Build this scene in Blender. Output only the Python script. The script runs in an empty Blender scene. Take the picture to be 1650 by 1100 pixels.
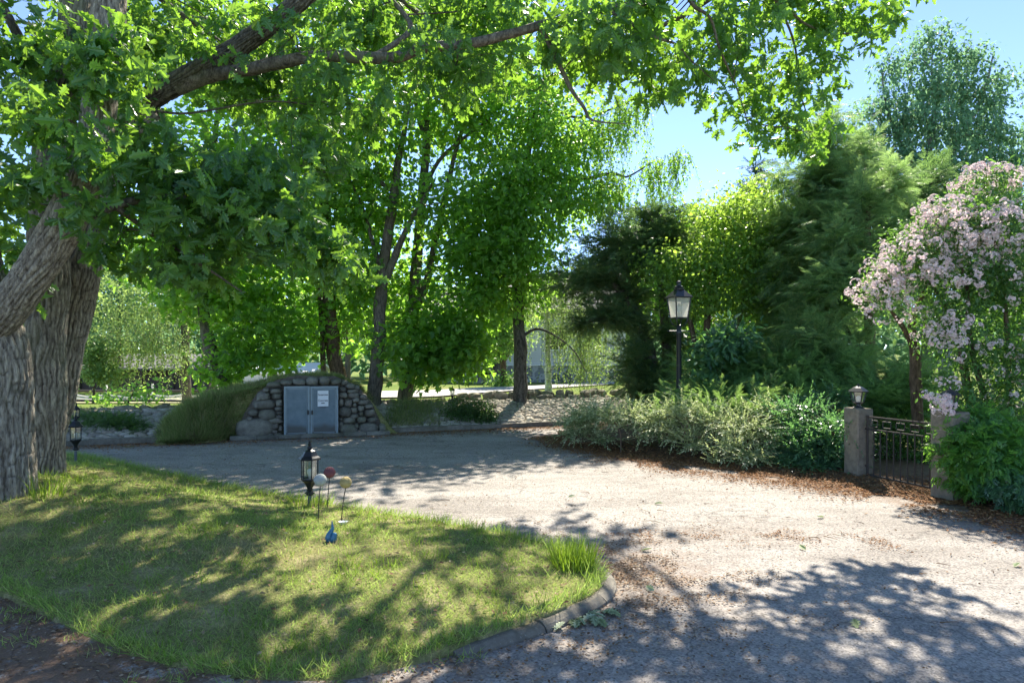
import bpy, math, random
import numpy as np
from mathutils import Vector, Matrix, noise as mnoise

rng = np.random.default_rng(7)
random.seed(7)
S = bpy.context.scene
COL = S.collection
F = 1100.0            # focal length in photo pixels
CX, HY, CH = 825.0, 575.0, 1.7   # principal column, horizon row, camera height

# ------------------------------------------------------------------ terrain
def kerb_s(x, y):
    return (y - (16.4 + 0.4 * x)) / 1.077

def smooth(t):
    t = np.clip(t, 0, 1)
    return t * t * (3 - 2 * t)

def base_h(x, y):
    """height of the land outside the lawn island"""
    x = np.asarray(x, float); y = np.asarray(y, float)
    s = kerb_s(x, y)
    h = 0.47 * np.clip((s - .05) / 2.0, 0, 1)
    left = smooth((-5.0 - x) / 7.0)
    fall = np.clip(y - 17.5, 0, 26) * 0.066
    h = h - left * fall * (s > 1.5)
    rise = smooth((y - 60) / 300.0) * 5
    return h + rise

def P(px, py, d):
    return Vector(((px - CX) / F * d, d, CH + (HY - py) / F * d))

def G(px, py, hfun=None):
    hf = hfun or base_h
    kx, kz = (px - CX) / F, (HY - py) / F
    d = 2.0
    while d < 90:
        if CH + kz * d <= float(hf(kx * d, d)):
            break
        d += 0.01
    return Vector((kx * d, d, float(hf(kx * d, d))))

# lawn island outline (photo pixels -> ground)
_lawn_px = [(115, 728, .1), (170, 737, .1), (290, 764, .1), (390, 783, .1), (480, 798, .1), (560, 811, .1), (640, 823, .1), (720, 836, .1), (800, 849, .1),
            (880, 866, .1), (935, 884, .1), (972, 908, .1), (978, 928, .1), (960, 948, .1), (930, 962, .1), (880, 983, .1),
            (800, 1008, .1), (720, 1034, .08), (650, 1060, .05), (580, 1082, .03), (500, 1094, .02), (420, 1092, .02),
            (330, 1080, .02), (240, 1063, .02), (150, 1030, .02), (80, 993, .02), (0, 955, .02), (-120, 915, .02)]
LAWN = []
for px, py, z in _lawn_px:
    d = (CH - z) * F / (py - HY)
    LAWN.append(((px - CX) / F * d, d))
LAWN += [(-9.5, 4.6), (-14, 5.2), (-14, 12.4), (-9.0, 11.6)]
def chaikin(pts, n=2):
    for _ in range(n):
        out = []
        for i in range(len(pts)):
            a, b = pts[i], pts[(i + 1) % len(pts)]
            out.append((a[0] * .75 + b[0] * .25, a[1] * .75 + b[1] * .25))
            out.append((a[0] * .25 + b[0] * .75, a[1] * .25 + b[1] * .75))
        pts = out
    return pts
LAWN = np.array(chaikin(LAWN, 2))

def inside(poly, x, y):
    x = np.asarray(x, float); y = np.asarray(y, float)
    r = np.zeros(x.shape, bool)
    n = len(poly)
    for i in range(n):
        x1, y1 = poly[i]; x2, y2 = poly[(i + 1) % n]
        if y1 == y2: continue
        c = ((y1 > y) != (y2 > y)) & (x < (x2 - x1) * (y - y1) / (y2 - y1) + x1)
        r ^= c
    return r

def dist_poly(poly, x, y, closed=True):
    x = np.asarray(x, float); y = np.asarray(y, float)
    best = np.full(x.shape, 1e9)
    n = len(poly)
    for i in range(n if closed else n - 1):
        x1, y1 = poly[i]; x2, y2 = poly[(i + 1) % n]
        dx, dy = x2 - x1, y2 - y1
        t = np.clip(((x - x1) * dx + (y - y1) * dy) / (dx * dx + dy * dy + 1e-12), 0, 1)
        best = np.minimum(best, np.hypot(x - x1 - t * dx, y - y1 - t * dy))
    return best

def vnoise(x, y, seed=0.0):
    x = np.asarray(x, float); y = np.asarray(y, float)
    xi, yi = np.floor(x), np.floor(y)
    xf, yf = x - xi, y - yi
    u, v = xf * xf * (3 - 2 * xf), yf * yf * (3 - 2 * yf)
    def h(a, b):
        q = np.sin(a * 127.1 + b * 311.7 + seed * 74.7) * 43758.5453
        return q - np.floor(q)
    return (h(xi, yi) * (1 - u) + h(xi + 1, yi) * u) * (1 - v) + (h(xi, yi + 1) * (1 - u) + h(xi + 1, yi + 1) * u) * v

def lawn_h(x, y):
    x = np.asarray(x, float); y = np.asarray(y, float)
    dd = dist_poly(LAWN, x, y)
    e = 0.02 + 0.08 * smooth((y - 3.6) / 1.2 + (x + 1.5) * .25)
    tree = np.exp(-(((x + 5.5) / 2.4) ** 2 + ((y - 7.6) / 2.2) ** 2))
    return e * .75 + 0.075 * smooth(dd / 1.6) + 0.22 * tree * smooth(dd / 1.2) + (vnoise(x * 2.3, y * 2.3) - .5) * .05 * smooth(dd / .4)

def land(x, y):
    x = np.asarray(x, float); y = np.asarray(y, float)
    return np.where(inside(LAWN, x, y), lawn_h(x, y), base_h(x, y))

# ------------------------------------------------------------------ mesh builder
class MB:
    def __init__(self):
        self.v = []; self.n = 0; self.f = []
    def add(self, verts, faces, mat=0):
        verts = np.asarray(verts, float).reshape(-1, 3)
        if isinstance(faces, np.ndarray):
            self.f.append((faces + self.n, mat))
        else:
            by = {}
            for q in faces: by.setdefault(len(q), []).append(q)
            for k, q in by.items():
                self.f.append((np.array(q, int) + self.n, mat))
        self.v.append(verts); self.n += len(verts)
    def box(self, c, s, mat=0, rz=0.0, M=None):
        x, y, z = [q / 2 for q in s]
        v = np.array([(-x, -y, -z), (x, -y, -z), (x, y, -z), (-x, y, -z), (-x, -y, z), (x, -y, z), (x, y, z), (-x, y, z)])
        if rz:
            cc, ss = math.cos(rz), math.sin(rz)
            v = v @ np.array([[cc, ss, 0], [-ss, cc, 0], [0, 0, 1]])
        if M is not None:
            v = v @ np.asarray(M).T
        self.add(v + np.array(c), [(0, 3, 2, 1), (4, 5, 6, 7), (0, 1, 5, 4), (1, 2, 6, 5), (2, 3, 7, 6), (3, 0, 4, 7)], mat)
    def lathe(self, c, prof, n=16, mat=0, cap=True, rot=0.0):
        """prof: list of (radius, z)"""
        a = np.arange(n) * 2 * math.pi / n + rot
        v = np.concatenate([np.stack([r * np.cos(a), r * np.sin(a), np.full(n, z)], 1) for r, z in prof])
        f = []
        for i in range(len(prof) - 1):
            for j in range(n):
                f.append((i * n + j, i * n + (j + 1) % n, (i + 1) * n + (j + 1) % n, (i + 1) * n + j))
        if cap:
            f.append(tuple(range(n - 1, -1, -1))); f.append(tuple((len(prof) - 1) * n + j for j in range(n)))
        self.add(v + np.array(c), f, mat)
    def tube(self, pts, radii, n=8, mat=0, sub=4, disp=None, cap=True):
        pts = np.array([tuple(p) for p in pts], float); radii = np.array(radii, float)
        if sub > 1 and len(pts) > 2:
            pp = np.vstack([2 * pts[0] - pts[1], pts, 2 * pts[-1] - pts[-2]])
            out, rr = [], []
            for i in range(len(pts) - 1):
                p0, p1, p2, p3 = pp[i], pp[i + 1], pp[i + 2], pp[i + 3]
                for k in range(sub):
                    t = k / sub
                    out.append(.5 * (2 * p1 + (p2 - p0) * t + (2 * p0 - 5 * p1 + 4 * p2 - p3) * t * t + (3 * p1 - p0 - 3 * p2 + p3) * t ** 3))
                    rr.append(radii[i] * (1 - t) + radii[i + 1] * t)
            out.append(pts[-1]); rr.append(radii[-1])
            pts, radii = np.array(out), np.array(rr)
        m = len(pts)
        tan = np.gradient(pts, axis=0); tan /= np.linalg.norm(tan, axis=1)[:, None] + 1e-9
        ref = np.array([1., 0, 0]) if abs(tan[0][0]) < .8 else np.array([0, 1., 0])
        u = ref - tan[0] * ref.dot(tan[0]); u /= np.linalg.norm(u)
        a = np.arange(n) * 2 * math.pi / n
        V = np.zeros((m, n, 3)); s = 0.0
        for i in range(m):
            u = u - tan[i] * u.dot(tan[i]); u /= np.linalg.norm(u) + 1e-9
            w = np.cross(tan[i], u)
            if i: s += np.linalg.norm(pts[i] - pts[i - 1])
            r = radii[i] * np.ones(n)
            if disp is not None: r = r + disp(a, s, radii[i])
            V[i] = pts[i] + np.cos(a)[:, None] * r[:, None] * u + np.sin(a)[:, None] * r[:, None] * w
        i, j = np.meshgrid(np.arange(m - 1), np.arange(n), indexing='ij')
        j2 = (j + 1) % n
        f = np.stack([i * n + j, i * n + j2, (i + 1) * n + j2, (i + 1) * n + j], -1).reshape(-1, 4)
        V = V.reshape(-1, 3)
        self.add(V, f, mat)
        if cap:
            self.add(V[-n:], [tuple(range(n))], mat); self.add(V[:n], [tuple(range(n - 1, -1, -1))], mat)
        return pts, radii
    def scatter(self, T, faces, pos, xdir, up, size, mat=0, width=None):
        """copies of template T at pos with local x along xdir and z near up"""
        N = len(pos)
        if N == 0: return
        x = xdir / (np.linalg.norm(xdir, axis=1)[:, None] + 1e-9)
        z = up - x * np.sum(up * x, 1)[:, None]
        z /= np.linalg.norm(z, axis=1)[:, None] + 1e-9
        y = np.cross(z, x)
        size = np.broadcast_to(np.asarray(size, float), (N,))
        wid = size if width is None else np.broadcast_to(np.asarray(width, float), (N,))
        V = (T[None, :, 0, None] * x[:, None] * size[:, None, None] + T[None, :, 1, None] * y[:, None] * wid[:, None, None]
             + T[None, :, 2, None] * z[:, None] * size[:, None, None] + pos[:, None])
        k = len(T)
        by = {}
        for q in faces: by.setdefault(len(q), []).append(q)
        off = (np.arange(N) * k)[:, None, None]
        for kk, q in by.items():
            self.f.append(((np.array(q, int)[None] + off).reshape(-1, kk) + self.n, mat))
        self.v.append(V.reshape(-1, 3)); self.n += N * k
    def build(self, name, mats, parent=None, smooth_=False, origin=None):
        if not isinstance(mats, (list, tuple)): mats = [mats]
        V = np.concatenate(self.v)
        org = np.array(origin if origin is not None else (0, 0, 0), float)
        if parent is not None and origin is None:
            org = np.array(parent['_o']) if '_o' in parent else org
        me = bpy.data.meshes.new(name)
        me.vertices.add(len(V)); me.vertices.foreach_set('co', (V - org).ravel())
        loops = np.concatenate([f.ravel() for f, m in self.f])
        tot = np.concatenate([np.full(len(f), f.shape[1]) for f, m in self.f])
        mi = np.concatenate([np.full(len(f), m) for f, m in self.f])
        me.loops.add(len(loops)); me.loops.foreach_set('vertex_index', loops.astype(np.int32))
        me.polygons.add(len(tot))
        me.polygons.foreach_set('loop_start', np.concatenate([[0], np.cumsum(tot)[:-1]]).astype(np.int32))
        me.polygons.foreach_set('material_index', mi.astype(np.int32))
        me.polygons.foreach_set('use_smooth', np.full(len(tot), smooth_))
        me.update(calc_edges=True)
        for m in mats: me.materials.append(m)
        o = bpy.data.objects.new(name, me)
        COL.objects.link(o)
        if parent is not None:
            o.parent = parent
        elif origin is not None:
            o.location = origin
        return o

def tag(o, label=None, cat=None, group=None, kind=None):
    if label: o['label'] = label
    if cat: o['category'] = cat
    if group: o['group'] = group
    if kind: o['kind'] = kind
    return o

def thing(name, label, cat, loc=(0, 0, 0), group=None):
    o = bpy.data.objects.new(name, None); COL.objects.link(o)
    o.empty_display_size = .2
    o.location = loc
    o['_o'] = tuple(loc)
    return tag(o, label, cat, group)

# ------------------------------------------------------------------ materials
class NT:
    def __init__(self, name):
        self.m = bpy.data.materials.new(name); self.m.use_nodes = True
        self.t = self.m.node_tree; self.t.nodes.clear()
        self.out = self.t.nodes.new('ShaderNodeOutputMaterial')
    def n(self, kind, **kw):
        q = self.t.nodes.new('ShaderNode' + kind)
        for k, v in kw.items():
            if k in q.inputs: q.inputs[k].default_value = v
            else: setattr(q, k, v)
        return q
    def l(self, a, b): self.t.links.new(a, b)
    def coord(self, scale=(1, 1, 1)):
        c = self.n('TexCoord'); m = self.n('Mapping')
        m.inputs['Scale'].default_value = scale
        self.l(c.outputs['Object'], m.inputs['Vector'])
        return m.outputs[0]
    def noise(self, scale, detail=4, vec=None, rough=.55, sc=(1, 1, 1)):
        q = self.n('TexNoise'); q.inputs['Scale'].default_value = scale
        q.inputs['Detail'].default_value = detail; q.inputs['Roughness'].default_value = rough
        self.l(vec if vec is not None else self.coord(sc), q.inputs['Vector'])
        return q.outputs['Fac']
    def ramp(self, fac, stops):
        r = self.n('ValToRGB'); e = r.color_ramp.elements
        while len(e) < len(stops): e.new(.5)
        for i, (p, c) in enumerate(stops):
            e[i].position = p; e[i].color = (*c, 1) if len(c) == 3 else c
        self.l(fac, r.inputs[0])
        return r.outputs[0]
    def mix(self, fac, a, b, mode='MIX'):
        q = self.n('Mix', data_type='RGBA', blend_type=mode)
        if isinstance(fac, (int, float)): q.inputs[0].default_value = fac
        else: self.l(fac, q.inputs[0])
        for s, idx in ((a, 6), (b, 7)):
            if isinstance(s, tuple): q.inputs[idx].default_value = (*s, 1)
            else: self.l(s, q.inputs[idx])
        return q.outputs[2]
    def bump(self, h, strength=.4, dist=.02):
        b = self.n('Bump'); b.inputs['Strength'].default_value = strength; b.inputs['Distance'].default_value = dist
        self.l(h, b.inputs['Height'])
        return b.outputs[0]
    def bsdf(self, col, rough=.7, metal=0, spec=.5, nrm=None):
        p = self.n('BsdfPrincipled')
        if isinstance(col, tuple): p.inputs['Base Color'].default_value = (*col, 1)
        else: self.l(col, p.inputs['Base Color'])
        if isinstance(rough, (int, float)): p.inputs['Roughness'].default_value = rough
        else: self.l(rough, p.inputs['Roughness'])
        p.inputs['Metallic'].default_value = metal
        p.inputs['Specular IOR Level'].default_value = spec
        if nrm is not None: self.l(nrm, p.inputs['Normal'])
        return p
    def end(self, sh):
        self.l(sh.outputs[0], self.out.inputs['Surface']); return self.m

def leaf_mat(name, cols, trans, tf=.45, rough=.42, spec=.45):
    t = NT(name)
    g = t.n('NewGeometry')
    isl = g.outputs['Random Per Island']
    k = len(cols)
    c = t.ramp(isl, [(i / max(1, k - 1), q) for i, q in enumerate(cols)])
    p = t.bsdf(c, rough, 0, spec)
    tr = t.n('BsdfTranslucent')
    tc = t.mix(isl, tuple(q * .72 for q in trans), tuple(min(1, q * 1.2) for q in trans))
    t.l(tc, tr.inputs['Color'])
    mx = t.n('MixShader'); mx.inputs[0].default_value = tf
    t.l(p.outputs[0], mx.inputs[1]); t.l(tr.outputs[0], mx.inputs[2])
    return t.end(mx)

def simple(name, col, rough=.6, metal=0, var=.25, scale=6, bump=0, spec=.5, bscale=40):
    t = NT(name)
    f = t.noise(scale, 5)
    c = t.mix(f, tuple(q * (1 - var) for q in col), tuple(min(1, q * (1 + var)) for q in col))
    nrm = t.bump(t.noise(bscale, 5), bump, .01) if bump else None
    return t.end(t.bsdf(c, rough, metal, spec, nrm))

def bark_mat(name, dark, light, moss=None, scale=9.0, stretch=.22, bump=.6, furrow=False):
    t = NT(name)
    v = t.coord((scale, scale, scale * stretch))
    f = t.noise(1.6, 8, v, .65)
    f2 = t.noise(5, 4, v, .6)
    c = t.ramp(f, [(.32, dark), (.5, tuple((a + b) / 2 for a, b in zip(dark, light))), (.68, light)])
    c = t.mix(t.ramp(f2, [(.45, (0, 0, 0)), (.65, (.5, .5, .5))]), c, tuple(q * .45 for q in dark))
    if furrow:
        at = t.n('Attribute'); at.attribute_name = 'furrow'
        c = t.mix(1.0, c, t.ramp(at.outputs['Fac'], [(.15, (.4, .37, .34)), (.5, (.95, .95, .95)), (.9, (1.3, 1.3, 1.26))]), 'MULTIPLY')
    if moss:
        mk = t.ramp(t.noise(1.3, 5, None, .6, (1, 1, .6)), [(.52, (0, 0, 0)), (.72, (.65, .65, .65))])
        c = t.mix(mk, c, moss)
    h = t.n('Math', operation='ADD'); t.l(f, h.inputs[0]); t.l(f2, h.inputs[1])
    return t.end(t.bsdf(c, .9, 0, .2, t.bump(h.outputs[0], bump, .03)))

M = {}
M['oak_leaf'] = leaf_mat('oak_leaf', [(.022, .085, .038), (.035, .125, .05), (.055, .16, .055), (.09, .21, .05)], (.34, .64, .06), .44, .36, .6)
M['maple_leaf'] = leaf_mat('maple_leaf', [(.04, .125, .035), (.065, .175, .045), (.095, .21, .05)], (.44, .82, .09), .52)
M['lime_leaf'] = leaf_mat('lime_leaf', [(.045, .135, .04), (.075, .19, .05), (.105, .23, .06)], (.46, .82, .11), .52)
M['birch_leaf'] = leaf_mat('birch_leaf', [(.05, .13, .05), (.075, .175, .065), (.11, .22, .08)], (.42, .7, .16), .48)
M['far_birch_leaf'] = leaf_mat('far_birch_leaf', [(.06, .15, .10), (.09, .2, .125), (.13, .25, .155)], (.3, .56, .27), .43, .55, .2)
M['pale_leaf'] = leaf_mat('pale_leaf', [(.08, .17, .05), (.13, .24, .08), (.2, .3, .12)], (.42, .6, .16), .45)  # on far crowns this paleness puts sun and haze into the colour
M['pear_leaf'] = leaf_mat('pear_leaf', [(.05, .14, .04), (.09, .2, .05), (.17, .27, .06)], (.48, .74, .1), .5)
M['yew_leaf'] = leaf_mat('yew_leaf', [(.035, .09, .05), (.055, .13, .065), (.10, .18, .075), (.18, .15, .06)], (.26, .46, .12), .38, .5)
M['thuja_leaf'] = leaf_mat('thuja_leaf', [(.06, .15, .075), (.10, .21, .095), (.16, .27, .11), (.27, .25, .10)], (.42, .66, .2), .45, .5)
M['juniper_leaf'] = leaf_mat('juniper_leaf', [(.06, .17, .07), (.10, .23, .08), (.16, .29, .10)], (.38, .62, .14), .4, .5)
M['varieg_leaf'] = leaf_mat('varieg_leaf', [(.09, .17, .08), (.26, .34, .15), (.50, .53, .31), (.64, .64, .45)], (.55, .66, .28), .36, .5)
M['glossy_leaf'] = leaf_mat('glossy_leaf', [(.04, .12, .07), (.065, .17, .095), (.11, .23, .13)], (.22, .5, .13), .38, .32, .55)
M['bush_leaf'] = leaf_mat('bush_leaf', [(.035, .11, .04), (.055, .15, .045), (.09, .19, .055)], (.24, .5, .07), .36)
M['fern_leaf'] = leaf_mat('fern_leaf', [(.04, .14, .045), (.06, .19, .05), (.09, .24, .055)], (.3, .66, .08), .45)
M['dark_bush_leaf'] = leaf_mat('dark_bush_leaf', [(.035, .085, .035), (.055, .12, .04), (.08, .15, .05)], (.2, .38, .07), .38)
M['spruce_leaf'] = leaf_mat('spruce_leaf', [(.02, .06, .04), (.035, .085, .055)], (.08, .18, .08), .15, .5)
M['blossom'] = leaf_mat('blossom', [(.72, .54, .56), (.83, .70, .70), (.88, .82, .80)], (.85, .68, .7), .4, .6, .2)
M['grass'] = leaf_mat('grass', [(.08, .20, .035), (.12, .25, .045), (.17, .30, .06), (.27, .31, .10), (.46, .41, .2)], (.5, .72, .15), .45, .5, .3)
M['old_straw'] = leaf_mat('old_straw', [(.12, .10, .05), (.2, .165, .085), (.3, .25, .14)], (.3, .26, .13), .35, .7, .2)
M['dry_grass'] = leaf_mat('dry_grass', [(.26, .25, .10), (.38, .34, .15), (.5, .43, .24)], (.55, .5, .22), .38, .6, .2)
M['tall_grass'] = leaf_mat('tall_grass', [(.05, .13, .015), (.09, .2, .02), (.13, .22, .03)], (.35, .55, .04), .4, .45, .35)
M['mound_grass'] = leaf_mat('mound_grass', [(.06, .13, .035), (.10, .19, .05), (.18, .23, .09), (.34, .29, .17), (.26, .2, .13)], (.42, .56, .15), .42, .55, .25)
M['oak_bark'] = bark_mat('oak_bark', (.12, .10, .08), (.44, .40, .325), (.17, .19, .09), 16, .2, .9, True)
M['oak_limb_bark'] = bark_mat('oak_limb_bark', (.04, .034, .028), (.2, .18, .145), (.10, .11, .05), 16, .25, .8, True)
M['dark_bark'] = bark_mat('dark_bark', (.05, .042, .034), (.24, .21, .17), (.13, .15, .07), 14, .3, .6)
M['brown_bark'] = bark_mat('brown_bark', (.055, .036, .024), (.24, .165, .11), None, 14, .25, .6)
M['birch_old_bark'] = bark_mat('birch_old_bark', (.022, .02, .018), (.20, .19, .17), None, 11, .35, .9)
def white_bark():
    t = NT('birch_white_bark')
    f = t.noise(6, 6, None, .6, (1, 1, 3))
    c = t.ramp(f, [(.36, (.05, .045, .04)), (.44, (.5, .49, .46)), (.7, (.75, .73, .7))])
    return t.end(t.bsdf(c, .7))
M['birch_white_bark'] = white_bark()
M['birch_grey_bark'] = bark_mat('birch_grey_bark', (.10, .10, .10), (.34, .34, .33), None, 8, .5, .3)

def road_mat():
    t = NT('asphalt')
    v = t.coord()
    big = t.noise(.45, 5, v); mid = t.noise(2.2, 6, v, .65); fine = t.noise(70, 3, v, .7)
    c = t.mix(big, (.285, .268, .245), (.36, .338, .31))
    c = t.mix(t.ramp(mid, [(.35, (0, 0, 0)), (.7, (.55, .55, .55))]), c, (.39, .365, .335))
    pt = t.ramp(t.noise(1.1, 7, t.coord((.35, 1, 1)), .7), [(.38, (.72, .71, .70)), (.55, (1, 1, 1))])
    c = t.mix(1.0, c, pt, 'MULTIPLY')
    vor = t.n('TexVoronoi'); vor.inputs['Scale'].default_value = 75; t.l(v, vor.inputs['Vector'])
    agg = t.ramp(vor.outputs['Color'], [(.1, (.55, .55, .55)), (.5, (1, 1, 1)), (.9, (1.35, 1.33, 1.3))])
    c = t.mix(1.0, c, agg, 'MULTIPLY')
    dk = t.ramp(t.noise(28, 3, v, .8), [(.28, (.45, .43, .4)), (.42, (1, 1, 1))])
    c = t.mix(1.0, c, dk, 'MULTIPLY')
    a = t.n('Attribute'); a.attribute_name = 'litter'
    lm = t.n('Math', operation='MULTIPLY'); t.l(a.outputs['Fac'], lm.inputs[0])
    t.l(t.ramp(t.noise(5, 7, v, .75), [(.35, (0, 0, 0)), (.6, (1, 1, 1))]), lm.inputs[1])
    c = t.mix(lm.outputs[0], c, t.mix(t.noise(60, 3, v), (.10, .065, .045), (.26, .165, .105)))
    # hairline cracks
    cv = t.n('TexVoronoi'); cv.feature = 'DISTANCE_TO_EDGE'; cv.inputs['Scale'].default_value = .55
    wv = t.n('Vector' + 'Math', operation='ADD'); nv = t.n('TexNoise'); nv.inputs['Scale'].default_value = 1.7; nv.inputs['Detail'].default_value = 6
    t.l(v, nv.inputs['Vector']); t.l(v, wv.inputs[0]); t.l(nv.outputs['Color'], wv.inputs[1]); t.l(wv.outputs[0], cv.inputs['Vector'])
    crack = t.ramp(cv.outputs['Distance'], [(.0, (.3, .3, .3)), (.009, (1, 1, 1))])
    c = t.mix(.6, c, t.mix(1.0, c, crack, 'MULTIPLY'))
    h = t.n('Math', operation='ADD'); t.l(vor.outputs['Distance'], h.inputs[0]); t.l(fine, h.inputs[1])
    return t.end(t.bsdf(c, .9, 0, .25, t.bump(h.outputs[0], .5, .008)))
M['road'] = road_mat()

def lawn_mat():
    t = NT('lawn_soil')
    v = t.coord()
    f = t.noise(3, 7, v, .7); g = t.noise(40, 4, v, .7)
    c = t.ramp(f, [(.3, (.15, .18, .06)), (.5, (.26, .26, .10)), (.68, (.42, .36, .2))])
    c = t.mix(t.ramp(g, [(.35, (.5, .5, .5)), (.6, (1, 1, 1))]), tuple([.03, .03, .015]), c)
    return t.end(t.bsdf(c, .95, 0, .1, t.bump(g, .8, .03)))
M['lawn'] = lawn_mat()

def ground_mat():
    t = NT('meadow')
    v = t.coord()
    f = t.noise(.25, 6, v, .6); g = t.noise(18, 5, v, .7)
    c = t.ramp(f, [(.35, (.10, .17, .03)), (.55, (.16, .21, .045)), (.7, (.24, .24, .09))])
    c = t.mix(1.0, c, t.ramp(g, [(.3, (.55, .55, .5)), (.6, (1.1, 1.1, 1.1))]), 'MULTIPLY')
    return t.end(t.bsdf(c, .95, 0, .1, t.bump(g, .5, .05)))
M['meadow'] = ground_mat()
def soil_mat(name, a, b, scale=14):
    t = NT(name); v = t.coord()
    f = t.noise(scale, 7, v, .75)
    c = t.ramp(f, [(.3, a), (.7, b)])
    return t.end(t.bsdf(c, .95, 0, .1, t.bump(f, .8, .03)))
M['soil'] = soil_mat('soil', (.07, .048, .034), (.26, .18, .115))
def bed_mat():
    t = NT('mossy_bed'); v = t.coord()
    f = t.noise(14, 7, v, .75)
    c = t.ramp(f, [(.3, (.07, .048, .034)), (.7, (.26, .18, .115))])
    sx = t.n('SeparateXYZ'); t.l(v, sx.inputs[0])
    a = t.n('Math', operation='MULTIPLY_ADD'); t.l(t.noise(.9, 6, v, .65), a.inputs[0]); a.inputs[1].default_value = 5.0; t.l(sx.outputs['X'], a.inputs[2])
    g = t.ramp(t.noise(20, 5, v, .7), [(.3, (.05, .085, .02)), (.65, (.14, .2, .05))])
    m = t.n('MapRange'); t.l(a.outputs[0], m.inputs['Value']); m.inputs['From Min'].default_value = 8.6; m.inputs['From Max'].default_value = 10.0
    c = t.mix(m.outputs['Result'], c, g)
    return t.end(t.bsdf(c, .95, 0, .1, t.bump(f, .8, .03)))
M['bed'] = bed_mat()
M['dirt'] = soil_mat('dirt', (.06, .05, .042), (.2, .17, .14), 22)
M['pale_field'] = soil_mat('pale_field', (.46, .48, .24), (.66, .6, .4), 3)
M['far_path'] = soil_mat('far_path', (.38, .36, .34), (.5, .48, .46), 5)
def stone_mat(name, cols, moss=(.07, .085, .04), ms=.6):
    t = NT(name); v = t.coord()
    g = t.n('NewGeometry'); isl = g.outputs['Random Per Island']
    c = t.ramp(isl, [(i / (len(cols) - 1), q) for i, q in enumerate(cols)])
    c = t.mix(1.0, c, t.ramp(t.noise(9, 7, v, .7), [(.3, (.6, .6, .6)), (.7, (1.3, 1.3, 1.25))]), 'MULTIPLY')
    sp = t.ramp(t.noise(45, 3, v, .8), [(.62, (0, 0, 0)), (.7, (.5, .5, .5))])
    c = t.mix(sp, c, (.42, .43, .38))
    c = t.mix(t.ramp(t.noise(2.2, 5, v), [(.5, (0, 0, 0)), (.75, (ms, ms, ms))]), c, moss)
    return t.end(t.bsdf(c, .92, 0, .2, t.bump(t.noise(30, 6, v, .7), .5, .02)))
M['field_stone'] = stone_mat('field_stone', [(.13, .125, .108), (.185, .178, .155), (.235, .226, .195), (.16, .145, .125)])
M['cobble'] = stone_mat('cobble', [(.3, .27, .23), (.38, .345, .3), (.46, .43, .37), (.34, .285, .235)], (.10, .11, .05), .5)
M['moss_stone'] = stone_mat('moss_stone', [(.15, .14, .115), (.23, .205, .165), (.28, .25, .19)], (.12, .12, .04), .8)
M['concrete'] = stone_mat('concrete', [(.30, .28, .25), (.34, .32, .29)], (.16, .15, .10), .5)
M['old_concrete'] = stone_mat('old_concrete', [(.16, .145, .12), (.21, .19, .16), (.24, .225, .19)], (.085, .08, .045), .7)
M['pillar'] = stone_mat('pillar_stone', [(.20, .175, .14), (.25, .22, .175)], (.13, .12, .08), .6)
M['black_iron'] = simple('black_iron', (.018, .02, .022), .38, .3, .3, 12, .1)
M['gate_iron'] = simple('gate_iron', (.04, .034, .03), .75, .0, .5, 14, .2)
M['lamp_iron'] = simple('lamp_iron', (.03, .035, .042), .35, .3, .25, 8)
M['weathered_post'] = simple('weathered_post', (.13, .15, .15), .6, .2, .35, 14)
M['frost'] = simple('frosted_glass', (.62, .64, .60), .3, 0, .12, 5)
def milky():
    t = NT('milky_pane')
    p = t.bsdf((.55, .58, .54), .25)
    tr = t.n('BsdfTranslucent'); tr.inputs['Color'].default_value = (.8, .82, .76, 1)
    gl = t.n('BsdfTransparent')
    m1 = t.n('MixShader'); m1.inputs[0].default_value = .6
    t.l(p.outputs[0], m1.inputs[1]); t.l(tr.outputs[0], m1.inputs[2])
    m2 = t.n('MixShader'); m2.inputs[0].default_value = .25
    t.l(m1.outputs[0], m2.inputs[1]); t.l(gl.outputs[0], m2.inputs[2])
    return t.end(m2)
M['milky'] = milky()
def clear_pane():
    t = NT('clear_pane')
    g = t.n('BsdfGlossy'); g.inputs['Roughness'].default_value = .05; g.inputs['Color'].default_value = (.8, .85, .85, 1)
    tr = t.n('BsdfTransparent'); tr.inputs['Color'].default_value = (.9, .93, .91, 1)
    m = t.n('MixShader'); m.inputs[0].default_value = .75
    t.l(g.outputs[0], m.inputs[1]); t.l(tr.outputs[0], m.inputs[2])
    return t.end(m)
M['clear_pane'] = clear_pane()
M['bulb'] = simple('bulb_glass', (.8, .8, .76), .3, 0, .05)
def door_mat():
    t = NT('galvanised_door'); v = t.coord()
    f = t.noise(7, 6, v, .6)
    c = t.ramp(f, [(.3, (.095, .145, .175)), (.7, (.145, .20, .23))])
    sx = t.n('SeparateXYZ'); t.l(v, sx.inputs[0])
    z = t.n('Math', operation='ADD'); t.l(sx.outputs['Z'], z.inputs[0])
    w = t.n('Math', operation='MULTIPLY'); t.l(t.noise(3.5, 5, v), w.inputs[0]); w.inputs[1].default_value = -.35
    t.l(w.outputs[0], z.inputs[1])
    dirt = t.ramp(z.outputs[0], [(.02, (.85, .85, .85)), (.14, (0, 0, 0))])
    c = t.mix(dirt, c, (.07, .068, .06))
    return t.end(t.bsdf(c, .5, .35, .5, t.bump(t.noise(55, 3, v), .08, .005)))
M['door'] = door_mat()
M['door_trim'] = simple('galvanised_trim', (.19, .25, .28), .45, .4, .25, 9)
M['sign_white'] = simple('sign_white', (.72, .75, .77), .5, 0, .06, 5)
M['sign_ink'] = simple('sign_ink', (.02, .02, .025), .6, 0, .1)
M['ball_white'] = simple('ball_white', (.34, .36, .33), .9, 0, .45, 26, .9)
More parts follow.
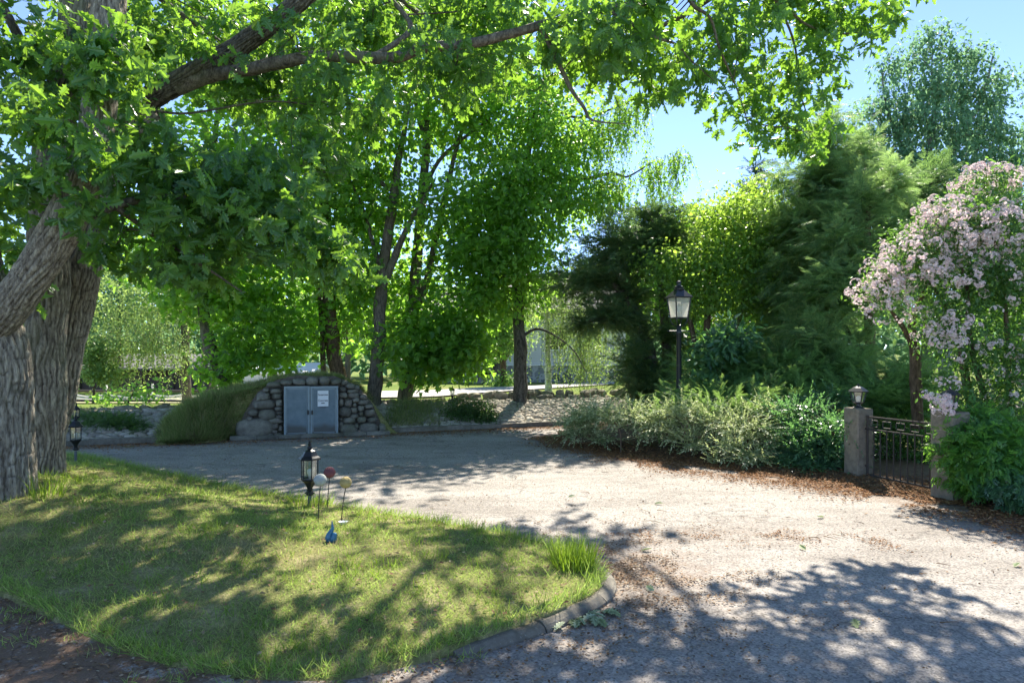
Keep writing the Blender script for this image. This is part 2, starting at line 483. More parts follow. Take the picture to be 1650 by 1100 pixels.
M['ball_red'] = simple('ball_red', (.16, .05, .055), .9, 0, .5, 26, .9)
M['ball_yellow'] = simple('ball_yellow', (.38, .29, .12), .9, 0, .45, 26, .9)
M['blue'] = simple('blue_glaze', (.012, .13, .24), .35, 0, .3, 9)
M['rod'] = simple('rod', (.05, .045, .04), .6, .5)
M['rail_wood'] = simple('rail_wood', (.035, .03, .028), .85, 0, .4, 5, .3)
M['white_tape'] = simple('white_tape', (.75, .74, .72), .7, 0, .1)
M['siding'] = simple('siding', (.42, .44, .45), .7, 0, .12, 3)
M['pale_render'] = simple('pale_render', (.55, .56, .56), .8, 0, .1, 1.5)
M['roof'] = simple('roof', (.12, .12, .125), .8, 0, .3, 4)
M['shed_wood'] = simple('shed_wood', (.10, .07, .06), .85, 0, .3, 2)
M['white_paint'] = simple('white_paint', (.78, .78, .77), .6, 0, .08)
M['dark_glass'] = simple('dark_glass', (.02, .025, .03), .1, 0, .2)
M['step_stone'] = simple('step_stone', (.32, .31, .3), .9, 0, .2, 9, .3)
def masonry():
    t = NT('rubble_masonry'); v = t.coord()
    wv = t.n('VectorMath', operation='ADD'); nv = t.n('TexNoise'); nv.inputs['Scale'].default_value = 1.5
    t.l(v, nv.inputs['Vector']); t.l(v, wv.inputs[0]); t.l(nv.outputs['Color'], wv.inputs[1])
    a = t.n('TexVoronoi'); a.feature = 'DISTANCE_TO_EDGE'; a.inputs['Scale'].default_value = 2.2; t.l(wv.outputs[0], a.inputs['Vector'])
    b = t.n('TexVoronoi'); b.inputs['Scale'].default_value = 2.2; t.l(wv.outputs[0], b.inputs['Vector'])
    c = t.ramp(b.outputs['Color'], [(.1, (.10, .11, .125)), (.9, (.25, .26, .28))])
    c = t.mix(t.ramp(a.outputs['Distance'], [(.05, (1, 1, 1)), (.1, (0, 0, 0))]), c, (.42, .43, .44))
    return t.end(t.bsdf(c, .9, 0, .2))
M['masonry'] = masonry()
M['litter'] = leaf_mat('dry_litter', [(.07, .04, .025), (.15, .085, .045), (.24, .14, .075), (.34, .23, .14), (.44, .37, .27)], (.35, .22, .1), .15, .8, .2)
M['needles'] = leaf_mat('dry_needles', [(.10, .045, .02), (.22, .10, .045), (.32, .16, .07), (.40, .26, .14)], (.4, .2, .08), .15, .8, .2)
M['green_litter'] = leaf_mat('fallen_green', [(.2, .26, .12), (.35, .42, .25), (.5, .55, .38)], (.3, .4, .1), .2, .7, .2)

# ------------------------------------------------------------------ leaf templates
def halves(half, fold=.12, droop=.18):
    k = len(half)
    v = [(x, y, fold * abs(y) - droop * x * x) for x, y in half] + [(x, -y, fold * abs(y) - droop * x * x) for x, y in half[1:-1]]
    L = list(range(k))
    R = [0] + [k + i for i in range(k - 2)] + [k - 1]
    return np.array(v), [tuple(L[::-1]), tuple(R)]
T_OAK = halves([(0, 0), (.10, .02), (.19, .14), (.26, .06), (.37, .25), (.44, .09), (.56, .33), (.66, .13), (.79, .28), (.85, .11), (.95, .11), (1, 0)], .2, .3)
T_MAPLE = halves([(0, 0), (-.04, .24), (.2, .50), (.36, .27), (.68, .42), (.64, .2), (1, 0)], .15, .22)
T_LIME = halves([(0, 0), (.1, .28), (.42, .38), (.75, .2), (1, 0)], .15, .2)
T_ELL = halves([(0, 0), (.3, .2), (.65, .19), (1, 0)], .2, .15)
T_DIA = (np.array([(0, 0, 0), (.45, .3, .04), (1, 0, -.1), (.45, -.3, .04)]), [(0, 3, 2, 1)])
def frond(n=6, w=.34, droop=.35, thick=.055, fwd=.26):
    v = [(0, -.02, 0), (1, 0, -droop), (0, .02, 0)]; f = [(0, 1, 2)]
    for i in range(n):
        x = .08 + .82 * i / n
        for s in (1, -1):
            b = len(v); L = w * (1 - .65 * x)
            z = -droop * x * x
            v += [(x, 0, z), (x + fwd * .55, s * L * .55 - thick * .2, z - .02), (x + fwd, s * L, z - .08), (x + thick * 1.6, s * thick * .4, z)]
            f.append((b, b + 1, b + 2, b + 3) if s < 0 else (b + 3, b + 2, b + 1, b))
    return np.array(v), f
T_FROND = frond(5, .36, .35, .085, .28)
T_FROND_S = frond(4, .32, .2, .13, .3)
def pinnate(n=4):
    v, f = [], []
    def leaflet(x, y, dx, dy, z0, s):
        b = len(v); px, py = -dy, dx
        for q, (a, c) in enumerate([(0, 0), (.4, .24), (1, 0), (.4, -.24)]):
            X = x + dx * a * s + px * c * s; Y = y + dy * a * s + py * c * s
            v.append((X, Y, -.3 * X * X - .15 * abs(Y)))
        f.append((b, b + 3, b + 2, b + 1))
    for i in range(n):
        x = .2 + .6 * i / n
        for s in (1, -1):
            leaflet(x, .01 * s, .5, .85 * s, 0, .38 * (1 - .3 * x))
    leaflet(.72, 0, 1, 0, 0, .34)
    return np.array(v), f
T_PIN = pinnate()
def blossom():
    v, f = [], []
    for k in range(5):
        a = k * 2 * math.pi / 5; b = len(v)
        c, s = math.cos(a), math.sin(a); c1, s1 = math.cos(a + .5), math.sin(a + .5); c2, s2 = math.cos(a - .5), math.sin(a - .5)
        v += [(0, 0, 0), (.42 * c2, .42 * s2, .25), (.6 * c, .6 * s, .32), (.42 * c1, .42 * s1, .25)]
        f.append((b, b + 1, b + 2, b + 3))
    return np.array(v), f
T_BLO = blossom()
T_BLADE = (np.array([(0, -.5, 0), (0, .5, 0), (.5, .38, .06), (.5, -.38, .06), (.85, .16, .2), (.85, -.16, .2), (1., 0, .33)]),
           [(0, 1, 2, 3), (3, 2, 4, 5), (5, 4, 6)])
T_BLADE_S = (np.array([(0, -.5, 0), (0, .5, 0), (.6, .32, .1), (.6, -.32, .1), (1., 0, .3)]), [(0, 1, 2, 3), (3, 2, 4)])

def unit(a):
    return a / (np.linalg.norm(a, axis=1)[:, None] + 1e-9)
def randdir(n):
    return unit(rng.normal(size=(n, 3)))

# blob: (px,py,depth, rx_px, ry_px, rdepth_m, weight)
def W(b):
    c = np.array(P(b[0], b[1], b[2])); k = b[2] / F
    return c, np.array([b[3] * k, b[5], b[4] * k]), (b[6] if len(b) > 6 else 1.0)

def crown_points(blobs, n, shell=.45, lump=.25):
    cs = [W(b) for b in blobs]
    w = np.array([(r[0] * r[2] + r[0] * r[1]) * k for c, r, k in cs]); w /= w.sum()
    idx = rng.choice(len(cs), n, p=w)
    C = np.array([c for c, r, k in cs])[idx]; R = np.array([r for c, r, k in cs])[idx]
    d = randdir(n)
    rad = rng.random(n) ** shell
    lumpy = 1 + lump * (vnoise(d[:, 0] * 3 + idx * 7, d[:, 1] * 3 + d[:, 2] * 2.3 + idx) * 2 - 1)
    return C + d * R * (rad * lumpy)[:, None], d, idx

def clusters(mb, T, pos, out, per, spread, size, droop=.25, outw=.7, flat=.5, upr=.6, mat=0, wid=None, upv=(0, 0, 1)):
    N = len(pos) * per
    p = np.repeat(pos, per, 0) + rng.normal(size=(N, 3)) * spread * np.array([1, 1, flat])
    o = np.repeat(out, per, 0)
    d = o * outw + rng.normal(size=(N, 3)) * .75 + np.array([0, 0, -droop])
    up = np.array(upv) + rng.normal(size=(N, 3)) * upr
    sz = size * (0.65 + .6 * rng.random(N))
    mb.scatter(T[0], T[1], p, d, up, sz, mat, None if wid is None else sz * wid)

def plumes(mb, T, pos, out, per, L, size, droop=.3, lift=.15):
    """flat layered conifer boughs: small fronds set along an arching axis"""
    n = len(pos)
    ax = unit(out * np.array([1, 1, .55]) + np.array([0, 0, lift]) + rng.normal(size=(n, 3)) * .3)
    side = unit(np.cross(ax, np.array([[0., 0, 1.]]) + rng.normal(size=(n, 3)) * .25)); nz = np.cross(side, ax)
    LL = L * (.6 + .7 * rng.random(n))
    for k in range(per):
        t = k / (per - 1); sg = 1 if k % 2 else -1
        p = pos + ax * (LL * (t - .35))[:, None] + np.array([0, 0, -1.]) * (LL * droop * t * t)[:, None]
        d = ax * (.55 + .5 * t) + side * sg * (.9 * (1 - t * .8)) + np.array([0, 0, -droop * (.4 + t)]) + rng.normal(size=(n, 3)) * .18
        mb.scatter(T[0], T[1], p, d, nz + rng.normal(size=(n, 3)) * .3, size * (1.1 - .5 * t) * (.75 + .5 * rng.random(n)), 0)

def rosettes(mb, T, pos, out, per, size, droop=.35):
    """sprays of leaves around twig tips"""
    n = len(pos); ax = unit(out * .8 + rng.normal(size=(n, 3)) * .5 + np.array([0, 0, -.15]))
    ref = unit(np.cross(ax, np.array([[0.13, .21, 1.]])) + 1e-6); w = np.cross(ax, ref)
    for k in range(per):
        a = 2 * math.pi * k / per + rng.random(n) * .9
        along = (rng.random(n) - .75) * .22
        d = ax * (.35 + .4 * rng.random(n))[:, None] + ref * np.cos(a)[:, None] + w * np.sin(a)[:, None] + np.array([0, 0, -droop])
        up = ax * 1.0 + np.array([0, -.25, .55]) + rng.normal(size=(n, 3)) * .6
        mb.scatter(T[0], T[1], pos + ax * along[:, None], d, up, size * (.5 + .85 * rng.random(n)), 0)

def limbs(mb, trunk_pts, blobs, per_blob=6, r0=.05, targets=None, mat=0):
    """branches from the trunk to each foliage mass, forking into twigs"""
    tp = np.array(trunk_pts)
    for bi, b in enumerate(blobs):
        c, r, _ = W(b)
        below = tp[tp[:, 2] < c[2] + r[2] * .3]
        if len(below) == 0: below = tp
        dd = np.linalg.norm(below - c, axis=1) + np.abs(below[:, 2] - (c[2] - r[2] * .6)) * .6
        a = below[np.argmin(dd)]
        L = np.linalg.norm(c - a)
        if L < .05: continue
        mid = a * .5 + c * .5 + np.array([0, 0, .06 * L]) + rng.normal(size=3) * .06 * L
        rr = min(r0 * 1.4, r0 * (.45 + .12 * L))
        pts, _ = mb.tube([a, a * .75 + mid * .25 + rng.normal(size=3) * .03 * L, mid, c * .6 + mid * .4 + rng.normal(size=3) * .03 * L, c], [rr, rr * .85, rr * .7, rr * .5, rr * .3], 6, mat, 4, cap=False)
        for k in range(per_blob):
            s = pts[rng.integers(len(pts) // 3, len(pts))]
            e = c + randdir(1)[0] * r * .85
            l = np.linalg.norm(e - s)
            m2 = (s + e) / 2 + rng.normal(size=3) * .1 * l + np.array([0, 0, .05 * l])
            mb.tube([s, m2, e], [rr * .35, rr * .22, rr * .08], 4, mat, 3, cap=False)

def ring_noise(scale_a, scale_s, amp, seed):
    def disp(a, s, r):
        x = np.cos(a) * scale_a; y = np.sin(a) * scale_a
        q = vnoise(x + 50 + s * scale_s * .35, y + 50 + s * scale_s, seed) + .5 * vnoise(x * 2.1 + 9 + s * scale_s, y * 2.1 + s * scale_s * 2, seed + 3)
        return (q - .75) * amp * r
    return disp

FUR = []
def set_furrow(o):
    v = np.concatenate(FUR); n = len(o.data.vertices)
    w = np.zeros(n, np.float32); w[:min(n, len(v))] = v[:n]
    o.data.attributes.new('furrow', 'FLOAT', 'POINT').data.foreach_set('value', w); FUR.clear()
def oak_bark(seed):
    def pn(t, y, sd, per):
        i = np.floor(t); f = t - i; u = f * f * (3 - 2 * f)
        def hh(k, j):
            q = np.sin((k % per) * 127.1 + j * 311.7 + sd * 74.7) * 43758.5453
            return q - np.floor(q)
        j = math.floor(y); g = y - j; v = g * g * (3 - 2 * g)
        return (hh(i, j) * (1 - u) + hh(i + 1, j) * u) * (1 - v) + (hh(i, j + 1) * (1 - u) + hh(i + 1, j + 1) * u) * v
    def disp(a, s, r):
        # long wandering furrows between raised plates, broken by cross cracks
        w = a / (2 * math.pi); nf = 24 if r > .15 else 16
        warp = 2.0 * pn(w * 7, s * 2.6, seed, 7) + .9 * pn(w * 16, s * 7.0, seed + 2, 16)
        t = w * nf + warp; f = t - np.floor(t)
        ridge = np.clip(1.5 * (1 - np.abs(2 * f - 1)), 0, 1) ** .7
        crack = pn(w * nf + 3 * pn(w * 9, s * 3, seed + 4, 9), s * 10.0 + 0, seed + 7, nf)
        ridge = ridge * (1 - .75 * np.clip(1 - np.abs(crack - .5) * 9, 0, 1))
        fine = pn(w * 60, s * 30.0, seed + 5, 60)
        big = pn(w * 3, s * 1.6, seed + 9, 3)
        FUR.append(np.clip(ridge * .8 + fine * .25 - .03, 0, 1))
        return (ridge - .6) * .02 + (fine - .5) * .008 + (big - .5) * .16 * r
    return disp

# ------------------------------------------------------------------ ground sheets
def grid_mesh(name, xs, ys, hf, mat, keep=None, attr=None):
    X, Y = np.meshgrid(xs, ys, indexing='ij')
    Z = hf(X, Y)
    n, m = X.shape
    V = np.stack([X, Y, Z], -1).reshape(-1, 3)
    i, j = np.meshgrid(np.arange(n - 1), np.arange(m - 1), indexing='ij')
    Fq = np.stack([i * m + j, (i + 1) * m + j, (i + 1) * m + j + 1, i * m + j + 1], -1).reshape(-1, 4)
    if keep is not None:
        k = keep(X, Y).reshape(-1)
        Fq = Fq[k[Fq].all(1)]
    mb = MB(); mb.add(V, Fq)
    o = mb.build(name, mat, None, True)
    if attr is not None:
        a = o.data.attributes.new('litter', 'FLOAT', 'POINT')
        a.data.foreach_set('value', attr(X, Y).reshape(-1).astype(np.float32))
    return o

def axis(a, b, near0, near1, step, far=1.25):
    v = list(np.arange(near0, near1 + 1e-6, step))
    q, s = near1, step
    while q < b: s *= far; q += s; v.append(q)
    q, s = near0, step; pre = []
    while q > a: s *= far; q -= s; pre.append(q)
    return np.array(pre[::-1] + v)

ground = grid_mesh('ground', axis(-900, 900, -16, 16, .35), axis(-60, 1500, -2, 40, .35),
                   lambda x, y: np.where(kerb_s(x, y) < 0.25, -.06, base_h(x, y)) , M['meadow'])
tag(ground, kind='structure')

# edge of the planting bed on the right of the road
BED_PX = [(880, 703), (905, 712), (1000, 733), (1100, 750), (1200, 762), (1290, 774), (1385, 788), (1450, 796), (1520, 812), (1650, 842), (1800, 885)]
BED = [tuple(G(a, b, lambda x, y: 0 * x)[:2]) for a, b in BED_PX]
BED_POLY = BED + [(9, 4.5), (40, 4.5), (40, 33), (4.0, 18.2), (1.9, 17.2)]
BED_EDGE = BED + [(9, 4.5), (40, 4.5)]
def litter_attr(x, y):
    a = np.exp(-(dist_poly(BED, x, y, False) / .55) ** 2) * 1.0
    b = np.exp(-(np.abs(kerb_s(x, y)) / .6) ** 2) * .9
    c = np.exp(-(dist_poly(LAWN, x, y) / .35) ** 2) * .55
    tip = np.exp(-(((x - .9) / .7) ** 2 + ((y - 5.4) / 1.0) ** 2)) * .75
    nearl = np.exp(-(((x + 1.0) / 1.6) ** 2 + ((y - 3.4) / .45) ** 2)) * .9
    s1 = np.exp(-(((x - 1.9) / 1.3) ** 2 + ((y - 6.55) / .3) ** 2)) * .3
    dl = smooth((-1.2 - x) / .8) * smooth((5.5 - y) / 1.0) * 2.2
    return np.clip(np.maximum.reduce([a, b, c, tip, nearl, s1, dl]) + .08, 0, 2.2)
road = grid_mesh('road', np.arange(-26, 40.01, .16), np.arange(-4, 27, .16), lambda x, y: 0 * x - .004 + .012 * (vnoise(x * .7, y * .7) - .5), M['road'],
                 keep=lambda x, y: (kerb_s(x, y) < .14), attr=litter_attr)
tag(road, kind='structure')
bed = grid_mesh('planting_bed', np.arange(0, 30, .2), np.arange(4, 34, .2),
                lambda x, y: np.maximum(base_h(x, y), 0) - .03 + .10 * smooth(dist_poly(BED_EDGE, x, y, False) / .9) + .02 * vnoise(x * 3, y * 3),
                M['bed'], keep=lambda x, y: inside(BED_POLY, x, y))
tag(bed, kind='structure')

# lawn island
def lawn_mesh():
    xs = np.arange(-14, 1.2, .07); ys = np.arange(3.2, 12.6, .07)
    X, Y = np.meshgrid(xs, ys, indexing='ij')
    ins = inside(LAWN, X, Y)
    Z = lawn_h(X, Y)
    n, m = X.shape
    # pull the vertices just outside onto the outline, at the edge height
    near = ins.copy()
    for ax in (0, 1):
        for sh in (1, -1): near |= np.roll(ins, sh, ax)
    near |= np.roll(np.roll(ins, 1, 0), 1, 1) | np.roll(np.roll(ins, -1, 0), -1, 1) | np.roll(np.roll(ins, 1, 0), -1, 1) | np.roll(np.roll(ins, -1, 0), 1, 1)
    edge = near & ~ins
    for a, b in np.argwhere(edge):
        p = np.array([X[a, b], Y[a, b]]); best = 9; q = p
        d = np.roll(LAWN, -1, 0) - LAWN
        t = np.clip(((p - LAWN) * d).sum(1) / (d * d).sum(1), 0, 1)
        c = LAWN + t[:, None] * d
        k = np.argmin(((c - p) ** 2).sum(1)); q = c[k]
        X[a, b], Y[a, b] = q; Z[a, b] = -.02
    V = np.stack([X, Y, Z], -1).reshape(-1, 3)
    i, j = np.meshgrid(np.arange(n - 1), np.arange(m - 1), indexing='ij')
    Fq = np.stack([i * m + j, (i + 1) * m + j, (i + 1) * m + j + 1, i * m + j + 1], -1).reshape(-1, 4)
    Fq = Fq[near.reshape(-1)[Fq].all(1)]
    mb = MB(); mb.add(V, Fq)
    return tag(mb.build('lawn', M['lawn'], None, True), kind='structure')
lawn_mesh()

# grass blades of the lawn
def grass():
    mb = MB()
    for (x0, x1, y0, y1, dens, hgt, wid) in [(-7, 1.2, 3.4, 5.0, 5200, .045, .0032), (-7, 1.2, 5.0, 6.6, 3600, .047, .0042), (-8, 1.2, 6.6, 12, 1700, .05, .006)]:
        n = int((x1 - x0) * (y1 - y0) * dens)
        x = x0 + rng.random(n) * (x1 - x0); y = y0 + rng.random(n) * (y1 - y0)
        ok = inside(LAWN, x, y) & (np.abs(x) < y * .80 + .3)
        x, y = x[ok], y[ok]
        bare = vnoise(x * 1.3, y * 1.3, 4) * .6 + vnoise(x * 4, y * 4, 8) * .4
        k = rng.random(len(x)) < (.35 + .9 * bare); x, y, bare = x[k], y[k], bare[k]
        p = np.stack([x, y, lawn_h(x, y) - .003], 1)
        lean = rng.normal(size=(len(x), 3)) * .75; lean[:, 2] = .55 + .5 * rng.random(len(x))
        hh = hgt * (.5 + .9 * rng.random(len(x))) * (.6 + 1.0 * vnoise(x * 2, y * 2, 6))
        dry = rng.random(len(x)) < (.15 + 1.5 * np.clip(vnoise(x * 1.1 + 7, y * 1.1, 14) * .6 + vnoise(x * 3.7, y * 3.7, 15) * .4 - .45, 0, .5))
        rd = randdir(len(x)); ww = wid * (.7 + .6 * rng.random(len(x)))
        for mi_, q_ in ((0, ~dry), (2, dry)): mb.scatter(*T_BLADE_S, p[q_], lean[q_], rd[q_], hh[q_] * (1 if mi_ == 0 else .8), mi_, ww[q_])
    # longer fringe along the edges and scattered tufts
    per = np.vstack([LAWN, LAWN[:1]]); seg = np.diff(per, axis=0); L = np.hypot(*seg.T)
    n = 9000
    k = rng.choice(len(LAWN), n, p=L / L.sum()); t = rng.random(n)
    q = LAWN[k] + seg[k] * t[:, None]; nrm = unit(np.stack([-seg[k][:, 1], seg[k][:, 0], 0 * t], 1))[:, :2]
    off = rng.random(n) * .13
    for s in (1, -1):
        c = q + nrm * (off * s)[:, None]; ok = inside(LAWN, c[:, 0], c[:, 1])
        c = c[ok]
        p = np.stack([c[:, 0], c[:, 1], lawn_h(c[:, 0], c[:, 1]) - .003], 1)
        lean = rng.normal(size=(len(c), 3)) * .5; lean[:, 2] = .7 + .4 * rng.random(len(c)); lean[:, :2] -= nrm[ok] * s * .35
        mb.scatter(*T_BLADE, p, lean, randdir(len(c)), .06 + .07 * rng.random(len(c)), 0, .005)
    xx = .1 + .5 * rng.random(800); yy = 5.0 + .75 * rng.random(800); q_ = inside(LAWN, xx, yy) & (rng.random(800) < np.exp(-dist_poly(LAWN, xx, yy) / .15)); xx, yy = xx[q_], yy[q_]
    p = np.stack([xx, yy, lawn_h(xx, yy) - .004], 1); lean = rng.normal(size=(len(xx), 3)) * .4; lean[:, 2] = .9
    mb.scatter(*T_BLADE, p, lean, randdir(len(xx)), .08 + .13 * rng.random(len(xx)), 0, .005)
    no = 190
    x = -4.6 + 4.4 * rng.random(no); y = 3.35 + 1.5 * rng.random(no)
    ok = ~inside(LAWN, x, y) & (dist_poly(LAWN, x, y) < .12 + .3 * rng.random(no) ** 2); x, y = x[ok], y[ok]
    xx = np.repeat(x, 14) + rng.normal(size=len(x) * 14) * .035; yy = np.repeat(y, 14) + rng.normal(size=len(x) * 14) * .03
    p = np.stack([xx, yy, 0 * xx], 1); lean = rng.normal(size=(len(xx), 3)) * .6; lean[:, 2] = .7
    mb.scatter(*T_BLADE, p, lean, randdir(len(xx)), .03 + .05 * rng.random(len(xx)), 0, .004)
    nt = 260
    x = -7 + 7.8 * rng.random(nt); y = 3.6 + 5.5 * rng.random(nt)
    ok = inside(LAWN, x, y); x, y = x[ok], y[ok]
    xx = np.repeat(x, 16) + rng.normal(size=len(x) * 16) * .05; yy = np.repeat(y, 16) + rng.normal(size=len(x) * 16) * .05
    ok = inside(LAWN, xx, yy); xx, yy = xx[ok], yy[ok]
    p = np.stack([xx, yy, lawn_h(xx, yy) - .003], 1)
    lean = rng.normal(size=(len(xx), 3)) * .4; lean[:, 2] = .8
    mb.scatter(*T_BLADE, p, lean, randdir(len(xx)), .07 + .07 * rng.random(len(xx)), 1, .0045)
    return tag(mb.build('grass', [M['grass'], M['tall_grass'], M['dry_grass']], None, False), kind='stuff')
grass()

def tall_tuft(c, n, r, h, name, label, cat, hf=lawn_h, mat='tall_grass', w=.007, group=None):
    mb = MB()
    a = rng.random(n) * 6.283; rr = r * np.sqrt(rng.random(n))
    x = c[0] + rr * np.cos(a); y = c[1] + rr * np.sin(a)
    z = float(hf(c[0], c[1])) + 0 * x
    p = np.stack([x, y, z - .01], 1)
    lean = np.stack([np.cos(a) * .25 * rr / r, np.sin(a) * .25 * rr / r, np.ones(n)], 1) + rng.normal(size=(n, 3)) * .17
    mb.scatter(*T_BLADE, p, lean, randdir(n), h * (.5 + .6 * rng.random(n)), 0, w)
    return tag(mb.build(name, M[mat], None, False, origin=(c[0], c[1], float(hf(c[0], c[1])))), label, cat, group)
tall_tuft((.47, 5.3), 330, .17, .27, 'grass_tuft', 'tall bright green grass tuft at the rounded tip of the lawn beside the kerb', 'grass tuft')
tall_tuft(tuple(G(500, 815, land)[:2]), 150, .22, .2, 'grass_tuft', 'clump of uncut grass round the foot of the black lawn lantern', 'grass tuft', w=.006)
tall_tuft(tuple(G(75, 800, land)[:2]), 70, .16, .28, 'grass_tuft', 'loose grass clump growing against the foot of the big oak', 'grass tuft', w=.007)

# kerb of the lawn tip: low rolled concrete blocks
def kerb():
    mb = MB()
    ids = [i for i in range(len(LAWN)) if LAWN[i][0] > -.42 and LAWN[i][1] < 5.5]
    pts = LAWN[[i for i in ids if not (LAWN[i][1] > 5.6)]]
    # resample
    d = np.concatenate([[0], np.cumsum(np.hypot(*np.diff(pts, axis=0).T))])
    s = 0.0
    prof = [(-.03, -.03), (-.03, .045), (0.0, .055), (.03, .052), (.06, .036), (.08, .015), (.086, -.02)]
    while s < d[-1] - .1:
        L = .62 + .12 * rng.random(); e = min(s + L - .006, d[-1])
        ss = np.linspace(s, e, 9)
        px = np.interp(ss, d, pts[:, 0]); py = np.interp(ss, d, pts[:, 1])
        tx = np.gradient(px); ty = np.gradient(py); l = np.hypot(tx, ty)
        nx, ny = ty / l, -tx / l
        if inside(LAWN, px[2] + nx[2] * .05, py[2] + ny[2] * .05): nx, ny = -nx, -ny
        dz = rng.normal() * .004; k = len(prof)
        sink = -.06 * smooth((-.05 - px) / .6)
        V = np.array([[px[i] + nx[i] * o, py[i] + ny[i] * o, z + dz + sink[i] * (z > 0) + rng.normal() * .002] for i in range(9) for o, z in prof])
        f = [(i * k + j, (i + 1) * k + j, (i + 1) * k + j + 1, i * k + j + 1) for i in range(8) for j in range(k - 1)]
        f += [tuple(range(k)), tuple(8 * k + j for j in range(k - 1, -1, -1))]
        mb.add(V, f)
        s += L
    # kerb along the far side of the road, foot of the cobbled bank
    x = -16.0
    while x < 3:
        L = .5 + .35 * rng.random(); y = 16.4 + .4 * x
        mb.box((x + L / 2, y + .4 * L / 2 + .06, .045 + rng.normal() * .008), (L * 1.06, .15, .12), 0, math.atan(.4) + rng.normal() * .02)
        x += L * .94
    return tag(mb.build('kerb', M['old_concrete']), kind='structure')
kerb()

# ------------------------------------------------------------------ stones
def sphere_T(n=10, m=7, ex=.75):
    v = []
    for i in range(m + 1):
        ph = -math.pi / 2 + math.pi * i / m
        for j in range(n):
            th = 2 * math.pi * j / n
            s = lambda q: math.copysign(abs(q) ** ex, q)
            v.append((s(math.cos(ph)) * s(math.cos(th)), s(math.cos(ph)) * s(math.sin(th)), s(math.sin(ph))))
    f = [(i * n + j, i * n + (j + 1) % n, (i + 1) * n + (j + 1) % n, (i + 1) * n + j) for i in range(m) for j in range(n)]
    return np.array(v), f
ST = sphere_T(16, 10, .74); ST_S = sphere_T(8, 5, .7)

def add_stone(mb, c, half, M3, T=ST, rough=.12, mat=0):
    v = T[0].copy()
    k = rng.random(3) * 50
    r = 1 + rough * np.array([mnoise.noise(Vector(tuple(q * 1.3 + k))) + .5 * mnoise.noise(Vector(tuple(q * 3.1 + k))) for q in v])
    v = v * r[:, None] * np.array(half)
    mb.add(v @ np.asarray(M3).T + np.array(c), T[1], mat)

def cobble_bank():
    mb = MB()
    n = np.array([-.4, 1.0]) / 1.077; t = np.array([1, .4]) / 1.077
    # bedding surface
    ts = np.arange(-18, 4.5, .3); ss = np.linspace(.1, 2.35, 8)
    X = np.array([[(t * a + n * b)[0] for b in ss] for a in ts]); Y = np.array([[16.4 + (t * a + n * b)[1] for b in ss] for a in ts])
    Z = base_h(X, Y) + .008
    V = np.stack([X, Y, Z], -1).reshape(-1, 3); m = len(ss)
    mb.add(V, [(i * m + j, (i + 1) * m + j, (i + 1) * m + j + 1, i * m + j + 1) for i in range(len(ts) - 1) for j in range(m - 1)], 1)
    s = .22; row = 0
    while s < 2.15:
        u = -17.5 + rng.random() * .2
        while u < 4.2:
            w = .17 + .12 * rng.random(); hgt = .12
            q = t * (u + w / 2) + n * (s + rng.normal() * .015)
            x, y = q[0], 16.4 + q[1]
            z = float(base_h(x, y))
            sl = .235
            ez = np.array([0, 0, 1.]); along = np.array([t[0], t[1], 0]); upsl = np.array([n[0], n[1], sl]); upsl /= np.linalg.norm(upsl)
            nn = np.cross(along, upsl)
            a = rng.normal() * .15
            al2 = along * math.cos(a) + upsl * math.sin(a); us2 = -along * math.sin(a) + upsl * math.cos(a)
            M3 = np.stack([al2, us2, nn], 1)
            v = ST_S[0] * (1 + .14 * rng.normal(size=(len(ST_S[0]), 1)) * .5) * np.array([w * .52, hgt * .53, .05 + .03 * rng.random()])
            mb.add(v @ M3.T + np.array([x, y, z + .01]), ST_S[1], 0)
            u += w
        s += .125; row += 1
    return tag(mb.build('cobbled_bank', [M['cobble'], M['soil']], None, True), kind='structure')
cobble_bank()

def stone_wall():
    mb = MB()
    n = np.array([-.4, 1.0]) / 1.077; t = np.array([1, .4]) / 1.077
    u = -17.0
    while u < 6.5:
        for lay in range(2 if u > -.8 else 1):
            w = .22 + .3 * rng.random(); hh = .07 + .05 * rng.random() + (.02 if u > -1 else 0)
            q = t * u + n * (2.4 + rng.normal() * .1 + lay * .12)
            x, y = q[0], 16.4 + q[1]
            a = math.atan(.4) + rng.normal() * .3
            c, s = math.cos(a), math.sin(a); tl = rng.normal() * .15
            M3 = np.array([[c, -s, 0], [s, c, 0], [0, 0, 1]]) @ np.array([[math.cos(tl), 0, -math.sin(tl)], [0, 1, 0], [math.sin(tl), 0, math.cos(tl)]])
            add_stone(mb, (x, y, .47 * 1 + float(base_h(x, y)) * 0 + .03 + lay * .13), (w * .55, .16, hh), M3, ST_S, .3)
        u += .24 + .2 * rng.random()
    return tag(mb.build('stone_wall', M['moss_stone'], None, False), 'low mossy dry stone wall running along the top of the cobbled bank', 'stone wall')
stone_wall()

